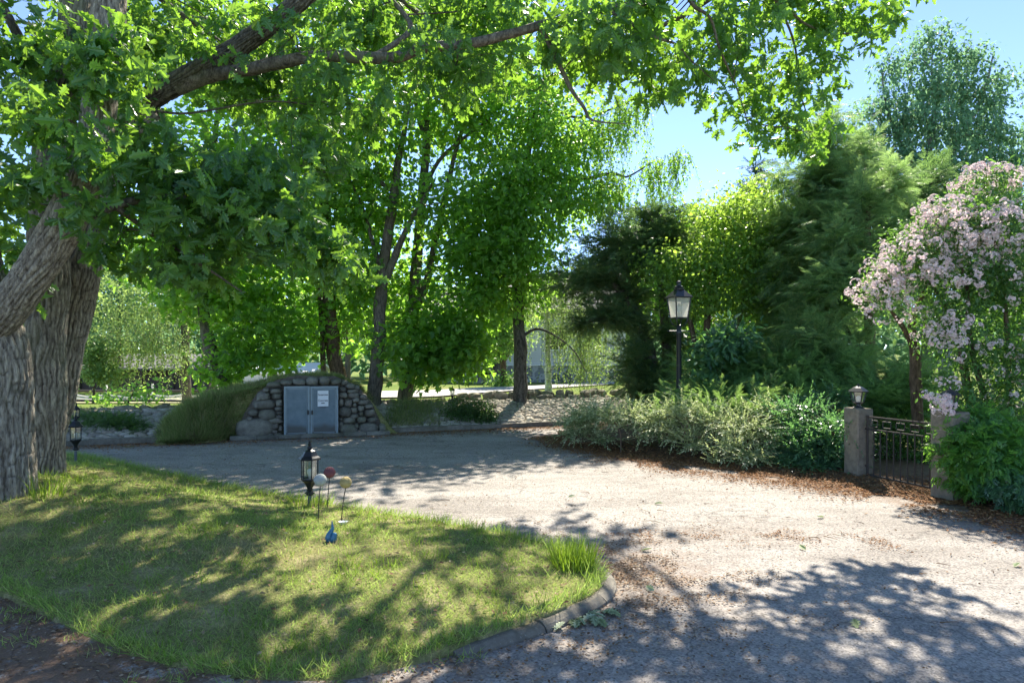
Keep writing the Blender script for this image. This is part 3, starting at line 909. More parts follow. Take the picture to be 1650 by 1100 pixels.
# ------------------------------------------------------------------ root cellar
def cellar():
    A = G(385, 708, lambda x, y: 0 * x); B = G(620, 699, lambda x, y: 0 * x)
    ax = (B - A).normalized(); nrm = Vector((ax.y, -ax.x, 0))          # towards the road
    root = thing('root_cellar', 'grass covered root cellar with a boulder front and grey metal double doors', 'root cellar', tuple((A + B) / 2))
    def onp(px, py, off=0.0):
        k = Vector(((px - CX) / F, 1.0, (HY - py) / F))
        d = ((A + nrm * off).dot(nrm)) / (k.x * nrm.x + k.y * nrm.y)
        return Vector((k.x * d, d, CH + k.z * d))
    M3 = np.stack([np.array(ax), -np.array(nrm), np.array([0, 0, 1.])], 1)
    zoom = [(625, 672, 236, 148), (695, 495, 155, 70), (690, 438, 88, 56), (762, 357, 92, 40), (775, 400, 85, 40), (787, 438, 72, 46), (708, 395, 42, 30),
            (802, 485, 50, 52), (797, 527, 56, 32), (713, 572, 122, 82), (615, 557, 70, 48), (802, 583, 50, 36), (802, 556, 50, 22), (775, 612, 108, 45),
            (770, 652, 58, 42), (812, 668, 32, 46), (768, 690, 46, 28), (792, 713, 76, 36), (640, 500, 40, 50), (590, 600, 40, 36), (652, 455, 26, 30),
            (852, 343, 80, 36), (945, 337, 92, 46), (1040, 332, 84, 62), (1127, 328, 76, 62), (1208, 336, 76, 42), (1272, 342, 52, 34),
            (1255, 388, 52, 42), (1312, 365, 72, 38), (1330, 400, 82, 28), (1262, 430, 66, 42), (1335, 430, 82, 42), (1245, 482, 38, 56), (1298, 485, 58, 58),
            (1352, 463, 56, 38), (1342, 499, 28, 30), (1272, 548, 88, 76), (1338, 537, 46, 46), (1387, 525, 46, 44), (1405, 480, 78, 40), (1405, 442, 52, 40),
            (1443, 510, 60, 36), (1388, 562, 38, 36), (1452, 555, 74, 52), (1340, 580, 58, 36), (1393, 603, 66, 48), (1243, 603, 28, 20), (1304, 610, 92, 48),
            (1468, 607, 76, 40), (1245, 640, 36, 50), (1295, 672, 132, 76), (1357, 648, 30, 40), (1440, 665, 138, 74), (1540, 665, 52, 56), (1372, 690, 40, 30),
            (1360, 375, 40, 34), (1480, 660, 30, 40), (700, 720, 120, 30), (1500, 700, 90, 24)]
    mb = MB()
    for cx, cy, w, h in zoom:
        px, py = 270 + cx / 4.459, 540 + cy / 4.459
        p = onp(px, py, .02); d = p.y
        hw, hh = w / 4.459 * d / F / 2 * 1.06, h / 4.459 * d / F / 2 * 1.06
        tl = rng.normal() * .06
        R2 = np.array([[math.cos(tl), 0, -math.sin(tl)], [0, 1, 0], [math.sin(tl), 0, math.cos(tl)]])
        add_stone(mb, tuple(p - nrm * .06), (hw, .16 + min(hw, hh) * .4, hh), M3 @ R2, ST, .13)
    # packed earth core behind the stones
    outl = [(378, 712), (392, 668), (415, 632), (445, 612), (480, 605), (540, 606), (575, 620), (600, 650), (622, 700)]
    fr = [onp(a, b, -.02) for a, b in outl]; bk = [p - nrm * .9 for p in fr]
    k = len(fr); V = [tuple(p) for p in fr + bk]
    mb.add(np.array(V), [tuple(range(k - 1, -1, -1))] + [(i, (i + 1) % k, k + (i + 1) % k, k + i) for i in range(k)], 1)
    # stone threshold
    for i in range(7):
        p = onp(392 + i * 36, 707 - i * 1.1, .12)
        mb.box((p.x, p.y, .03), (.5, .3, .1 + .02 * rng.random()), 0, math.atan2(ax.y, ax.x) + rng.normal() * .02)
    mb.build('stone_front', [M['field_stone'], M['dirt']], root, True)
    # doors
    rz = math.atan2(ax.y, ax.x)
    for (x0, x1, sign) in ((457, 499.5, False), (499.5, 545, True)):
        db = MB()
        p0 = onp(x0, 700, .17); p1 = onp(x1, 700, .17)
        zb = .05; zt = onp((x0 + x1) / 2, 622, .17).z
        w = (p1 - p0).length - .012
        c = (p0 + p1) / 2
        def bx(u, z, sw, sh, sd, off, mat):
            q = c + ax * u + nrm * off
            db.box((q.x, q.y, z), (sw, sd, sh), mat, rz)
        H = zt - zb
        bx(0, zb + H / 2, w - .05, H - .05, .03, 0, 0)
        for s in (-1, 1): bx(s * (w / 2 - .02), zb + H / 2, .04, H, .05, .012, 1)
        for z in (zb + .02, zt - .02): bx(0, z, w - .082, .04, .05, .012, 1)
        for s in (-1, 1): bx(s * (w / 2 - .055), zb + H / 2, .012, H - .14, .012, .02, 1)
        for z in (zb + .06, zt - .06): bx(0, z, w - .14, .012, .012, .021, 1)
        for i in range(9):
            bx(-w / 2 + .09 + i * (w - .18) / 8, zt - .035, .012, .008, .012, .038, 1)
        for zz in (.22, .78):
            bx((1 if sign else -1) * (w / 2 - .012), zb + H * zz, .03, .11, .03, .035, 1)
        d_o = db.build('door', [M['door'], M['door_trim']], root, False)
        hb = MB()
        q = c + ax * ((-1 if sign else 1) * (w / 2 - .035)) + nrm * .055
        hb.box((q.x, q.y, zb + H * .47), (.03, .035, .09), 0, rz)
        hb.box(tuple(q + nrm * .025 + Vector((0, 0, zb + H * .47 + .02 - q.z))), (.016, .02, .03), 0, rz)
        h_o = hb.build('handle', M['gate_iron'], d_o); h_o.location = (0, 0, 0)
        # handle vertices are in world coordinates: bring them into the door's space
        h_o.data.transform(Matrix.Translation(-Vector(root['_o'])))
        if sign:
            sb = MB()
            a = onp(512.0, 642, .20); s0 = onp(511.8, 655, .21); s1 = onp(529.2, 655, .21)
            zt2, zb2 = onp(520, 629, .21).z, onp(520, 654.5, .21).z
            cc = (s0 + s1) / 2; sw = (s1 - s0).length; sh = zt2 - zb2
            cz = (zt2 + zb2) / 2
            sb.box((cc.x, cc.y, cz), (sw, .008, sh), 0, rz)
            for txt, fz, size in (('Susannes', .24, .062), ('Concrete', -.13, .062)):
                cu = bpy.data.curves.new('t', 'FONT'); cu.body = txt; cu.size = size; cu.align_x = 'CENTER'; cu.align_y = 'CENTER'; cu.extrude = .001; cu.offset = .0006
                o = bpy.data.objects.new('t', cu); COL.objects.link(o)
                dg = bpy.context.evaluated_depsgraph_get(); me = o.evaluated_get(dg).to_mesh()
                V = np.array([v.co[:] for v in me.vertices]); wid = V[:, 0].max() - V[:, 0].min()
                V[:, 0] *= sw * .9 / wid
                V3 = np.array(cc)[None] + V[:, 0:1] * np.array(ax) + V[:, 1:2] * np.array([0, 0, 1.]) + (V[:, 2:3] + .0055) * np.array(nrm)
                V3[:, 2] += cz - cc.z + fz * sh
                sb.add(V3, [tuple(p.vertices) for p in me.polygons], 1)
                o.evaluated_get(dg).to_mesh_clear(); bpy.data.objects.remove(o); bpy.data.curves.remove(cu)
            # small black arrow pointing right
            q = cc + nrm * .0055; q = Vector((q.x, q.y, cz - .295 * sh))
            L = sw * .36; hh = .013
            pts = [(-L / 2, -hh * .6), (L * .2, -hh * .6), (L * .2, -hh), (L / 2, 0), (L * .2, hh), (L * .2, hh * .6), (-L / 2, hh * .6)]
            fv = [tuple(q + ax * a + Vector((0, 0, b)) + nrm * .002) for a, b in pts]; bv = [tuple(q + ax * a + Vector((0, 0, b))) for a, b in pts]
            k = len(pts)
            sb.add(np.array(fv + bv), [tuple(range(k))] + [(i, k + i, k + (i + 1) % k, (i + 1) % k) for i in range(k)], 1)
            s_o = sb.build('sign', [M['sign_white'], M['sign_ink']], d_o)
            s_o.data.transform(Matrix.Translation(-Vector(root['_o'])))
            s_o['label'] = 'white sign reading Susannes Concrete with a small black arrow'
            pb = MB(); pb.box((cc.x, cc.y, zb2 - .02), (sw * .6, .012, .012), 0, rz)
            p_o = pb.build('sign_bracket', M['gate_iron'], d_o); p_o.data.transform(Matrix.Translation(-Vector(root['_o'])))
    # turf mound
    def mound_h(x, y):
        q = np.stack([x - A.x, y - A.y], -1)
        u = q @ np.array([ax.x, ax.y]); v = q @ -np.array([nrm.x, nrm.y])     # along, behind
        L = (B - A).length
        prof = np.interp(u, [-1.55, -1.42, -1.15, -.7, .0, .35, .75, 1.2, 2.0, 2.5, 2.9, 3.3, 3.9, 4.6], [0, .2, .45, .74, .97, 1.08, 1.19, 1.26, 1.27, 1.05, .5, .0, 0, 0])
        back = smooth((3.6 - v) / 1.6)
        g = smooth((-.12 - u) / .55)
        front = smooth((v + .5 * g) / (.16 + .45 * g))
        return prof * back * front
    us = np.linspace(-2.1, 4.7, 110); vs = np.concatenate([np.linspace(-.55, .4, 30), np.linspace(.5, 3.6, 26)])
    X = np.array([[A.x + ax.x * u - nrm.x * v for v in vs] for u in us]); Y = np.array([[A.y + ax.y * u - nrm.y * v for v in vs] for u in us])
    bh = base_h(X, Y)
    Z = np.maximum(mound_h(X, Y) + (vnoise(X * 4, Y * 4) - .5) * .07, bh * .0) - .03
    Z = np.maximum(Z, np.where(mound_h(X, Y) > .02, Z, bh - .1))
    V = np.stack([X, Y, Z], -1).reshape(-1, 3); m = len(vs)
    # leave the door front open: no turf ahead of the stones between the ends
    fq = []
    for i in range(len(us) - 1):
        for j in range(m - 1):
            u, v = us[i], vs[j]
            
            fq.append((i * m + j, (i + 1) * m + j, (i + 1) * m + j + 1, i * m + j + 1))
    mb = MB(); mb.add(V, np.array(fq), 0)
    n = 46000
    u = -2.0 + 6.6 * rng.random(n); v = -.5 + 3.2 * rng.random(n) ** 1.8
    x = A.x + ax.x * u - nrm.x * v; y = A.y + ax.y * u - nrm.y * v
    Lf = (B - A).length
    ok = (mound_h(x, y) > .05) & (u < 2.75)
    x, y = x[ok], y[ok]
    p = np.stack([x, y, mound_h(x, y) - .03], 1)
    n2 = 11000; u2 = -1.35 + 3.9 * rng.random(n2) ** 1.7; g2_ = smooth((-.12 - u2) / .55); v2 = -.5 * g2_ + (.16 + .45 * g2_) * (.15 + 1.0 * rng.random(n2))
    x2 = A.x + ax.x * u2 - nrm.x * v2; y2 = A.y + ax.y * u2 - nrm.y * v2; k2 = mound_h(x2, y2) > .04
    x = np.concatenate([x, x2[k2]]); y = np.concatenate([y, y2[k2]]); p = np.stack([x, y, mound_h(x, y) - .02], 1)
    e = .05
    gx = (mound_h(x + e, y) - mound_h(x - e, y)) / (2 * e); gy = (mound_h(x, y + e) - mound_h(x, y - e)) / (2 * e)
    gl = np.maximum(np.hypot(gx, gy), 1); gx /= gl; gy /= gl
    lean = np.stack([-gx * .75, -gy * .75, np.full(len(x), .5)], 1) + rng.normal(size=(len(x), 3)) * .33
    tx = vnoise(x * 3, y * 3, 31) - .5; ty = vnoise(x * 3, y * 3, 32) - .5
    lean += np.stack([tx, ty, -.3 * np.abs(tx)], 1) * 1.5
    # fringe hangs over the stones
    hl = (.07 + .26 * vnoise(x * 2.6, y * 2.6, 5) ** 1.5 + .1 * rng.random(len(x))) * np.interp((x - A.x) * ax.x + (y - A.y) * ax.y, [-.2, .5], [1, .5])
    bu = np.array([0, 0, 1.]) + rng.normal(size=(len(x), 3)) * .3
    dry = rng.random(len(x)) < np.clip(2.2 * (vnoise(x * 2.1 + 3, y * 2.1, 41) * .6 + vnoise(x * 6, y * 6, 42) * .4 - .42), .06, .8)
    for mi_, q_ in ((1, ~dry), (2, dry)): mb.scatter(*T_BLADE, p[q_], lean[q_], bu[q_], hl[q_] * (1 if mi_ == 1 else .85), mi_, .008)
    mb.build('turf_mound', [M['lawn'], M['mound_grass'], M['old_straw']], root, True)
    return A, B, ax, nrm
cellar()

# ------------------------------------------------------------------ lanterns
def lawn_lantern(loc, post_h, label, group, k=1.0):
    """hexagonal garden lantern on a short post; loc is the ground point"""
    root = thing('garden_lantern', label, 'garden lantern', tuple(loc), group)
    x, y, z = loc
    z0 = z + post_h
    mb = MB(); mb.lathe((x, y, z - .05), [(.024 * k, 0), (.024 * k, post_h - .02)], 10); mb.build('post', M['weathered_post'], root)
    mb = MB()
    mb.lathe((x, y, z0 - .045 * k), [(.03 * k, -.03 * k), (.045 * k, -.02 * k), (.045 * k, .02 * k), (.034 * k, .03 * k), (.038 * k, .05 * k)], 12)
    for s in range(4):
        a = s * math.pi / 2
        mb.box((x + .05 * k * math.cos(a), y + .05 * k * math.sin(a), z0 - .045 * k), (.02 * k, .012 * k, .012 * k), 0, a)
    mb.lathe((x, y, z0), [(.03 * k, 0), (.04 * k, .03 * k), (.075 * k, .085 * k), (.11 * k, .115 * k), (.112 * k, .125 * k)], 6)
    mb.build('base_cup', M['black_iron'], root)
    zb, zt, rb, rt = z0 + .125 * k, z0 + .375 * k, .098 * k, .102 * k
    mb = MB(); mb.lathe((x, y, 0), [(rb * .93, zb), (rt * .93, zt)], 6, 0, False); mb.build('glass_pane', M['clear_pane'], root)
    mb = MB()
    for i in range(6):
        a = i * math.pi / 3
        mb.tube([(x + rb * math.cos(a), y + rb * math.sin(a), zb), (x + rt * math.cos(a), y + rt * math.sin(a), zt)], [.0065 * k, .0065 * k], 6, 0, 1)
    mb.lathe((x, y, 0), [(rb * 1.06, zb - .002), (rb * 1.06, zb + .012 * k), (rb * .85, zb + .012 * k)], 6, 0, False)
    mb.build('cage', M['black_iron'], root)
    mb = MB()
    mb.lathe((x, y, zt), [(.132 * k, -.012 * k), (.14 * k, .0), (.132 * k, .012 * k), (.105 * k, .035 * k), (.085 * k, .065 * k), (.07 * k, .09 * k), (.045 * k, .105 * k), (.028 * k, .115 * k)], 6)
    mb.lathe((x, y, zt), [(.026 * k, .11 * k), (.032 * k, .13 * k), (.026 * k, .145 * k), (.017 * k, .155 * k), (.024 * k, .175 * k), (.012 * k, .19 * k), (.018 * k, .205 * k), (.008 * k, .22 * k), (.003 * k, .26 * k)], 10)
    mb.build('lantern_roof', M['black_iron'], root)
    mb = MB()
    mb.lathe((x, y, zb), [(.012 * k, 0), (.016 * k, .04 * k), (.03 * k, .07 * k), (.032 * k, .10 * k), (.018 * k, .125 * k), (.004 * k, .13 * k)], 10)
    mb.build('bulb', M['bulb'], root, True)
    return root
g1 = G(499, 815, land)
LG = 'garden lanterns on short posts'
u1 = g1.y / F
lawn_lantern(g1, 27 * u1, 'black six sided lantern on the lawn beside three concrete balls', LG, 132 * u1)
g2 = G(122, 746, land)
lawn_lantern(g2, 27 * g2.y / F, 'black lantern at the left lawn edge just right of the oak trunk', LG, 86 * g2.y / F)
g3 = P(123, 690, 13.2); g3 = Vector((g3.x, g3.y, .02))
lawn_lantern(g3, .45, 'lantern half hidden behind the oak trunk and another lantern, only its roof showing', LG, .58)
g4 = P(729, 668, 17.6); g4.z = .42
lawn_lantern(g4, .22, 'small lantern rising behind the low bush on the cobbled bank', LG, .53)

def street_lamp():
    b = P(1094, 720, 13.0); b.z = .05
    x, y = b.x, b.y
    ztop = CH + (HY - 458) / F * 13.0
    root = thing('street_lamp', 'tall black street lamp with a four sided lantern standing among the shrubs', 'street lamp', (x, y, .05))
    zl = CH + (HY - 513) / F * 13.0   # underside of the lantern
    mb = MB()
    mb.lathe((x, y, 0), [(.075, .0), (.075, .5), (.06, .56), (.052, .6), (.048, zl - .3), (.058, zl - .29), (.058, zl - .25), (.045, zl - .23), (.045, zl - .13)], 14)
    mb.tube([(x - .2, y, zl - .24), (x + .2, y, zl - .24)], [.012, .012], 8, 0, 1)
    for s in (-1, 1): mb.lathe((x + s * .2, y, zl - .25), [(.02, 0), (.02, .025)], 8)
    mb.build('post', M['lamp_iron'], root, True)
    mb = MB()
    for k in range(4):
        a = math.pi / 4 + k * math.pi / 2 + .3
        e = Vector((math.cos(a), math.sin(a), 0))
        pts = [Vector((x, y, zl - .14)) + e * .03, Vector((x, y, zl - .12)) + e * .11, Vector((x, y, zl - .05)) + e * .155, Vector((x, y, zl + .005)) + e * .165]
        mb.tube(pts, [.011] * 4, 6, 0, 4)
    mb.build('cradle', M['lamp_iron'], root)
    r0 = .3
    rb, rt, H = .165, .225, .39
    mb = MB(); mb.lathe((x, y, zl), [(rb * .95, .015), (rt * .95, H)], 4, 0, False, r0 + math.pi / 4); mb.build('glass_pane', M['milky'], root)
    mb = MB()
    for k in range(4):
        a = r0 + math.pi / 4 + k * math.pi / 2
        mb.tube([(x + rb * math.cos(a), y + rb * math.sin(a), zl), (x + rt * math.cos(a), y + rt * math.sin(a), zl + H)], [.013, .013], 6, 0, 1)
    mb.lathe((x, y, zl), [(rb * .8, -.004), (rb * 1.06, -.004), (rb * 1.08, .02), (rb * .8, .021)], 4, 0, False, r0 + math.pi / 4)
    mb.build('cage', M['lamp_iron'], root)
    mb = MB()
    mb.lathe((x, y, zl + H), [(rt * 1.16, -.005), (rt * 1.2, .015), (.10, .15), (.095, .16)], 4, 0, True, r0 + math.pi / 4)
    mb.lathe((x, y, zl + H), [(.095, .15), (.10, .175), (.075, .185), (.068, .20), (.085, .215), (.05, .235), (.035, .25), (.035, .27), (.05, .285), (.045, .31), (.02, .33)], 14)
    mb.build('lantern_roof', M['lamp_iron'], root)
    mb = MB(); mb.lathe((x, y, zl), [(.02, .02), (.02, .12), (.045, .17), (.045, .24), (.01, .28)], 10); mb.build('bulb', M['bulb'], root, True)
street_lamp()

# ------------------------------------------------------------------ gate
p1 = G(1383, 770, lambda x, y: 0 * x); p2 = G(1531, 803, lambda x, y: 0 * x)
gd = (p2 - p1).normalized(); grz = math.atan2(gd.y, gd.x)
def pillar(p, h, w, label, rz):
    mb = MB()
    prof = [(-1, -1), (1, -1), (1, 1), (-1, 1)]
    def ring(s, z, ch=.12):
        q = []
        for a, b in prof: pass
        c = s * ch
        pts = [(-s, -s + c), (-s + c, -s), (s - c, -s), (s, -s + c), (s, s - c), (s - c, s), (-s + c, s), (-s, s - c)]
        cr, sr = math.cos(rz), math.sin(rz)
        return [(p.x + a * cr - b * sr + rng.normal() * .003, p.y + a * sr + b * cr + rng.normal() * .003, z + rng.normal() * .004) for a, b in pts]
    zs = [(-.05, 1.0), (.1, 1.0), (.3, .985), (.55, .99), (h * .78, .98), (h * .785, 1.0), (h * .98, 1.0), (h, .95)]
    V = []; f = []
    for i, (z, s) in enumerate(zs): V += ring(w / 2 * s, z)
    for i in range(len(zs) - 1):
        for j in range(8): f.append((i * 8 + j, i * 8 + (j + 1) % 8, (i + 1) * 8 + (j + 1) % 8, (i + 1) * 8 + j))
    f.append(tuple((len(zs) - 1) * 8 + j for j in range(8)))
    mb.add(np.array(V) - 0, f)
    return tag(mb.build('gate_pillar', M['pillar'], None, False, origin=(p.x, p.y, 0)), label, 'gate pillar', 'stone gate pillars')
PH = (770 - 657) * p1.y / F
pillar(p1, PH, .27, 'weathered square stone pillar with a clear lantern beside the variegated shrub', grz)
pillar(p2, (803 - 663) * p2.y / F, .30, 'stone gate pillar half covered by fern leaved shrub under the pink blossom', grz)
def pillar_lantern(p, z, label, k=1.0):
    root = thing('pillar_lantern', label, 'lantern', (p.x, p.y, z), 'lanterns on the gate pillars')
    x, y = p.x, p.y
    mb = MB(); mb.lathe((x, y, z), [(.085 * k, 0), (.085 * k, .012), (.05 * k, .02), (.035 * k, .03), (.035 * k, .06 * k), (.075 * k, .078 * k), (.08 * k, .088 * k)], 12); mb.build('base', M['lamp_iron'], root)
    zb = z + .088 * k; H = .16 * k; rb, rt = .075 * k, .115 * k; r0 = math.pi / 6
    mb = MB(); mb.lathe((x, y, zb), [(rb * .93, 0), (rt * .93, H)], 6, 0, False, r0); mb.build('glass_pane', M['clear_pane'], root)
    mb = MB()
    for i in range(6):
        a = i * math.pi / 3 + r0
        mb.tube([(x + rb * math.cos(a), y + rb * math.sin(a), zb), (x + rt * math.cos(a), y + rt * math.sin(a), zb + H)], [.008 * k] * 2, 6, 0, 1)
    mb.build('cage', M['lamp_iron'], root)
    mb = MB(); mb.lathe((x, y, zb + H), [(.14 * k, -.004), (.145 * k, .008), (.08 * k, .06 * k), (.03 * k, .085 * k), (.014 * k, .09 * k), (.02 * k, .105 * k), (.006 * k, .125 * k)], 6, 0, True, r0); mb.build('lantern_roof', M['lamp_iron'], root)
    mb = MB(); mb.lathe((x, y, zb), [(.03 * k, 0), (.032 * k, .08 * k), (.01, .1 * k)], 10); mb.build('bulb', M['bulb'], root, True)
pillar_lantern(p1, PH, 'small black lantern standing on the gate pillar left of the gate', .92)
pillar_lantern(p2, (803 - 663) * p2.y / F, 'black lantern hidden behind hanging blossom on the overgrown gate pillar', .8)
def gate():
    a = p1 + gd * .165; b = p2 - gd * .17
    L = (b - a).length
    root = thing('iron_gate', 'narrow iron bar gate between the two stone pillars', 'gate', tuple((a + b) / 2))
    zt = CH + (HY - 671) / F * ((a.y)); zm = zt - .17; zb = .08
    def q(s, z): return tuple(a + gd * s + Vector((0, 0, z)))
    mb = MB()
    for z, r in ((zt, .013), (zm, .011), (zb, .013)): mb.tube([q(0, z), q(L, z)], [r, r], 6, 0, 1)
    for s in (0, L): mb.tube([q(s, .03), q(s, zt + .02)], [.016, .016], 8, 0, 1)
    mb.build('gate_frame', M['gate_iron'], root)
    for i in range(1, 10):
        s = L * i / 10
        mb = MB(); mb.tube([q(s, zb), q(s, zm)], [.0095, .0095], 6, 0, 1); mb.build('bar', M['gate_iron'], root)
    for i in range(5):
        mb = MB()
        c = L * (i + .5) / 5; w = L / 5 * .3; z0, z1 = zm + .04, zt - .045
        loop = [q(c - w, z0), q(c + w, z0), q(c + w, z1), q(c - w, z1), q(c - w, z0)]
        for k in range(4): mb.tube([loop[k], loop[k + 1]], [.007, .007], 5, 0, 1)
        mb.tube([q(c, z1), q(c, zt)], [.006, .006], 5, 0, 1); mb.tube([q(c, zm), q(c, z0)], [.006, .006], 5, 0, 1)
        mb.build('ornament', M['gate_iron'], root)
    for z in (zm, .2):
        mb = MB(); mb.tube([q(-.1, z), q(.01, z)], [.014, .014], 6, 0, 1); mb.build('hinge', M['gate_iron'], root)
gate()

# ------------------------------------------------------------------ concrete balls, blue bird
def ball(px, py, rpx, basepx, basepy, mat, label):
    g = G(basepx, basepy, land); d = g.y
    c = P(px, py, d); r = rpx * d / F
    root = thing('garden_ball', label, 'garden ball', tuple(g), 'concrete balls on rods')
    mb = MB(); mb.tube([(g.x, g.y, g.z - .05), ((g.x + c.x) / 2, g.y, (g.z + c.z) / 2), (c.x, c.y, c.z - r * .9)], [.0045] * 3, 6, 0, 3); mb.build('rod', M['rod'], root)
    prof = []
    for i in range(25):
        a = -math.pi / 2 + math.pi * i / 24
        rr = math.cos(a) * r
        if abs(a - .12) < .13: rr += r * .035
        prof.append((max(rr, .001), math.sin(a) * r * (.95 if a < 0 else 1)))
    mb = MB(); mb.lathe(tuple(c), prof, 36)
    v = mb.v[0]; v += (v - np.array(c)) * .05 * (.5 * np.array([mnoise.noise(Vector(tuple(q * 60))) for q in v]))[:, None]
    mb.build('ball', mat, root, True)
ball(516, 773, 10.2, 512, 842, M['ball_white'], 'pale grey concrete ball on a thin rod beside the lawn lantern')
ball(531, 761, 9.3, 527, 822, M['ball_red'], 'dark red concrete ball on a thin rod, the tallest of three')
ball(557, 777, 9.5, 549, 840, M['ball_yellow'], 'yellow concrete ball on a thin rod above a white shell')
def bird():
    g = G(534, 872, land); d = g.y; k = d / F
    x, y, z = g
    root = thing('bird_ornament', 'small blue ceramic bird with upright tail sitting in the lawn grass', 'bird ornament', (x, y, z))
    mb = MB()
    mb.tube([(x - 3 * k, y, z + 1 * k), (x - 4 * k, y, z + 6 * k), (x - 2.5 * k, y, z + 12 * k), (x + 1.5 * k, y, z + 20 * k), (x + 1.2 * k, y, z + 27 * k), (x + 1 * k, y, z + 33 * k)], [5 * k, 6.2 * k, 5 * k, 2.6 * k, 1.5 * k, .8 * k], 12, 0, 4)
    mb.build('tail', M['blue'], root, True)
    mb = MB()
    mb.tube([(x + 2 * k, y, z - 1 * k), (x + 3.5 * k, y - .01, z + 4 * k), (x + 5 * k, y - .01, z + 9 * k), (x + 5.4 * k, y - .01, z + 13 * k), (x + 5.4 * k, y - .01, z + 15 * k)], [4.5 * k, 5.5 * k, 4.6 * k, 3.8 * k, 1.5 * k], 12, 0, 4)
    mb.build('body', M['blue'], root, True)
    mb = MB(); mb.tube([(x + 8.5 * k, y - .01, z + 11 * k), (x + 11.5 * k, y - .01, z + 10 * k)], [1.2 * k, .2 * k], 6, 0, 1); mb.build('beak', M['rod'], root)
bird()
def shell():
    g = G(553, 845, land)
    mb = MB()
    a = np.linspace(0, 2 * math.pi, 19)[:-1]
    V = [(0, 0, .004)] + [(.05 * math.cos(t) * (1 if i % 2 else .86), .04 * math.sin(t) * (1 if i % 2 else .86), .028 + .006 * (i % 2)) for i, t in enumerate(a)] + [(.02 * math.cos(t), .016 * math.sin(t), -.004) for t in a]
    f = [(0, 1 + i, 1 + (i + 1) % 18) for i in range(18)] + [(1 + i, 19 + i, 19 + (i + 1) % 18, 1 + (i + 1) % 18) for i in range(18)]
    mb.add(np.array(V) + np.array(g), f)
    tag(mb.build('shell', M['sign_white'], None, False, origin=tuple(g)), 'small white shell lying on the grass below the yellow ball', 'shell')
shell()

# ================================================================== vegetation
def PT(lst):
    return [P(a, b, d) for a, b, d, r in lst], [r for a, b, d, r in lst]

def flare(lst, x=1.6):
    """widen the foot of a trunk path"""
    a = lst[0]
    return [(a[0], a[1] + 6, a[2], a[3] * x), (a[0] * .7 + lst[1][0] * .3, a[1] * .75 + lst[1][1] * .25, a[2], a[3] * 1.12)] + lst[1:]

def plant(name, label, cat, origin, trunks, blobs, kind, leafm, bark, n, size, per=8, spread=.22, twigs=6, r0=.05, group=None,
          droop=.25, outw=.7, flat=.5, upr=.6, shell=.45, lump=.25, seg=9, T=T_MAPLE, extra=None, wid=None, branch_blobs=None, disp=.25):
    """trunk (with its limbs) and crown of one tree or shrub"""
    root = thing(name, label, cat, tuple(origin), group)
    mb = MB(); tp = []
    for i, t in enumerate(trunks):
        pts, rr = PT(t)
        q, _ = mb.tube(pts, rr, seg, 0, 5, ring_noise(1.6, 4.0, disp, 3.0 + i))
        tp.append(q)
    tp = np.vstack(tp)
    if twigs: limbs(mb, tp, branch_blobs or blobs, twigs, r0)
    mb.build('trunk' if cat == 'tree' else 'stems', bark, root, True)
    mb = MB()
    pos, out, _ = crown_points(blobs, n, shell, lump)
    if kind == 'rosette': rosettes(mb, T, pos, out, per, size, droop)
    elif kind == 'plume': plumes(mb, T, pos, out, per, spread * 4.0, size, droop)
    else: clusters(mb, T, pos, out, per, spread, size, droop, outw, flat, upr, 0, wid)
    mats = [leafm]
    if extra: extra(mb, mats)
    mb.build('crown' if cat == 'tree' else 'foliage', mats, root, False)
    return root

def strands(starts, n, lmin, lmax, size, step=.05, mat=0, sway=.12, T=T_DIA, twig_mat=None):
    """hanging birch twigs: many small leaves along drooping lines"""
    def go(mb, mats):
        mats.append(M['brown_bark']); tm = len(mats) - 1
        cs = [W(b) for b in starts]
        w = np.array([r[0] * r[2] * k + .05 for c, r, k in cs]); w /= w.sum()
        for i in rng.choice(len(cs), n, p=w):
            c, r, _ = cs[i]
            s = c + randdir(1)[0] * r * rng.random() ** .4
            L = lmin + (lmax - lmin) * rng.random() ** 1.5
            m = max(4, int(L / step)); t = np.linspace(0, L, m)
            a = rng.random() * 6.28; o = np.array([math.cos(a), math.sin(a), 0])
            p = s + o * (sway * np.sin(t / L * 2.2) * L)[:, None] + np.array([0, 0, -1.]) * t[:, None]
            wk = np.cumsum(rng.normal(size=(m, 3)) * .028, 0); wk[:, 2] = 0
            p = p + wk
            d = rng.normal(size=p.shape) * .7 + np.array([0, 0, -.7])
            mb.scatter(T[0], T[1], p, d, rng.normal(size=p.shape), size * (.7 + .6 * rng.random(m)), mat)
            mb.tube([p[0], p[m // 4], p[m // 2], p[3 * m // 4], p[-1]], [.005, .004, .0035, .003, .002], 3, tm, 1, cap=False)
            p = p + rng.normal(size=p.shape) * .035
    return go

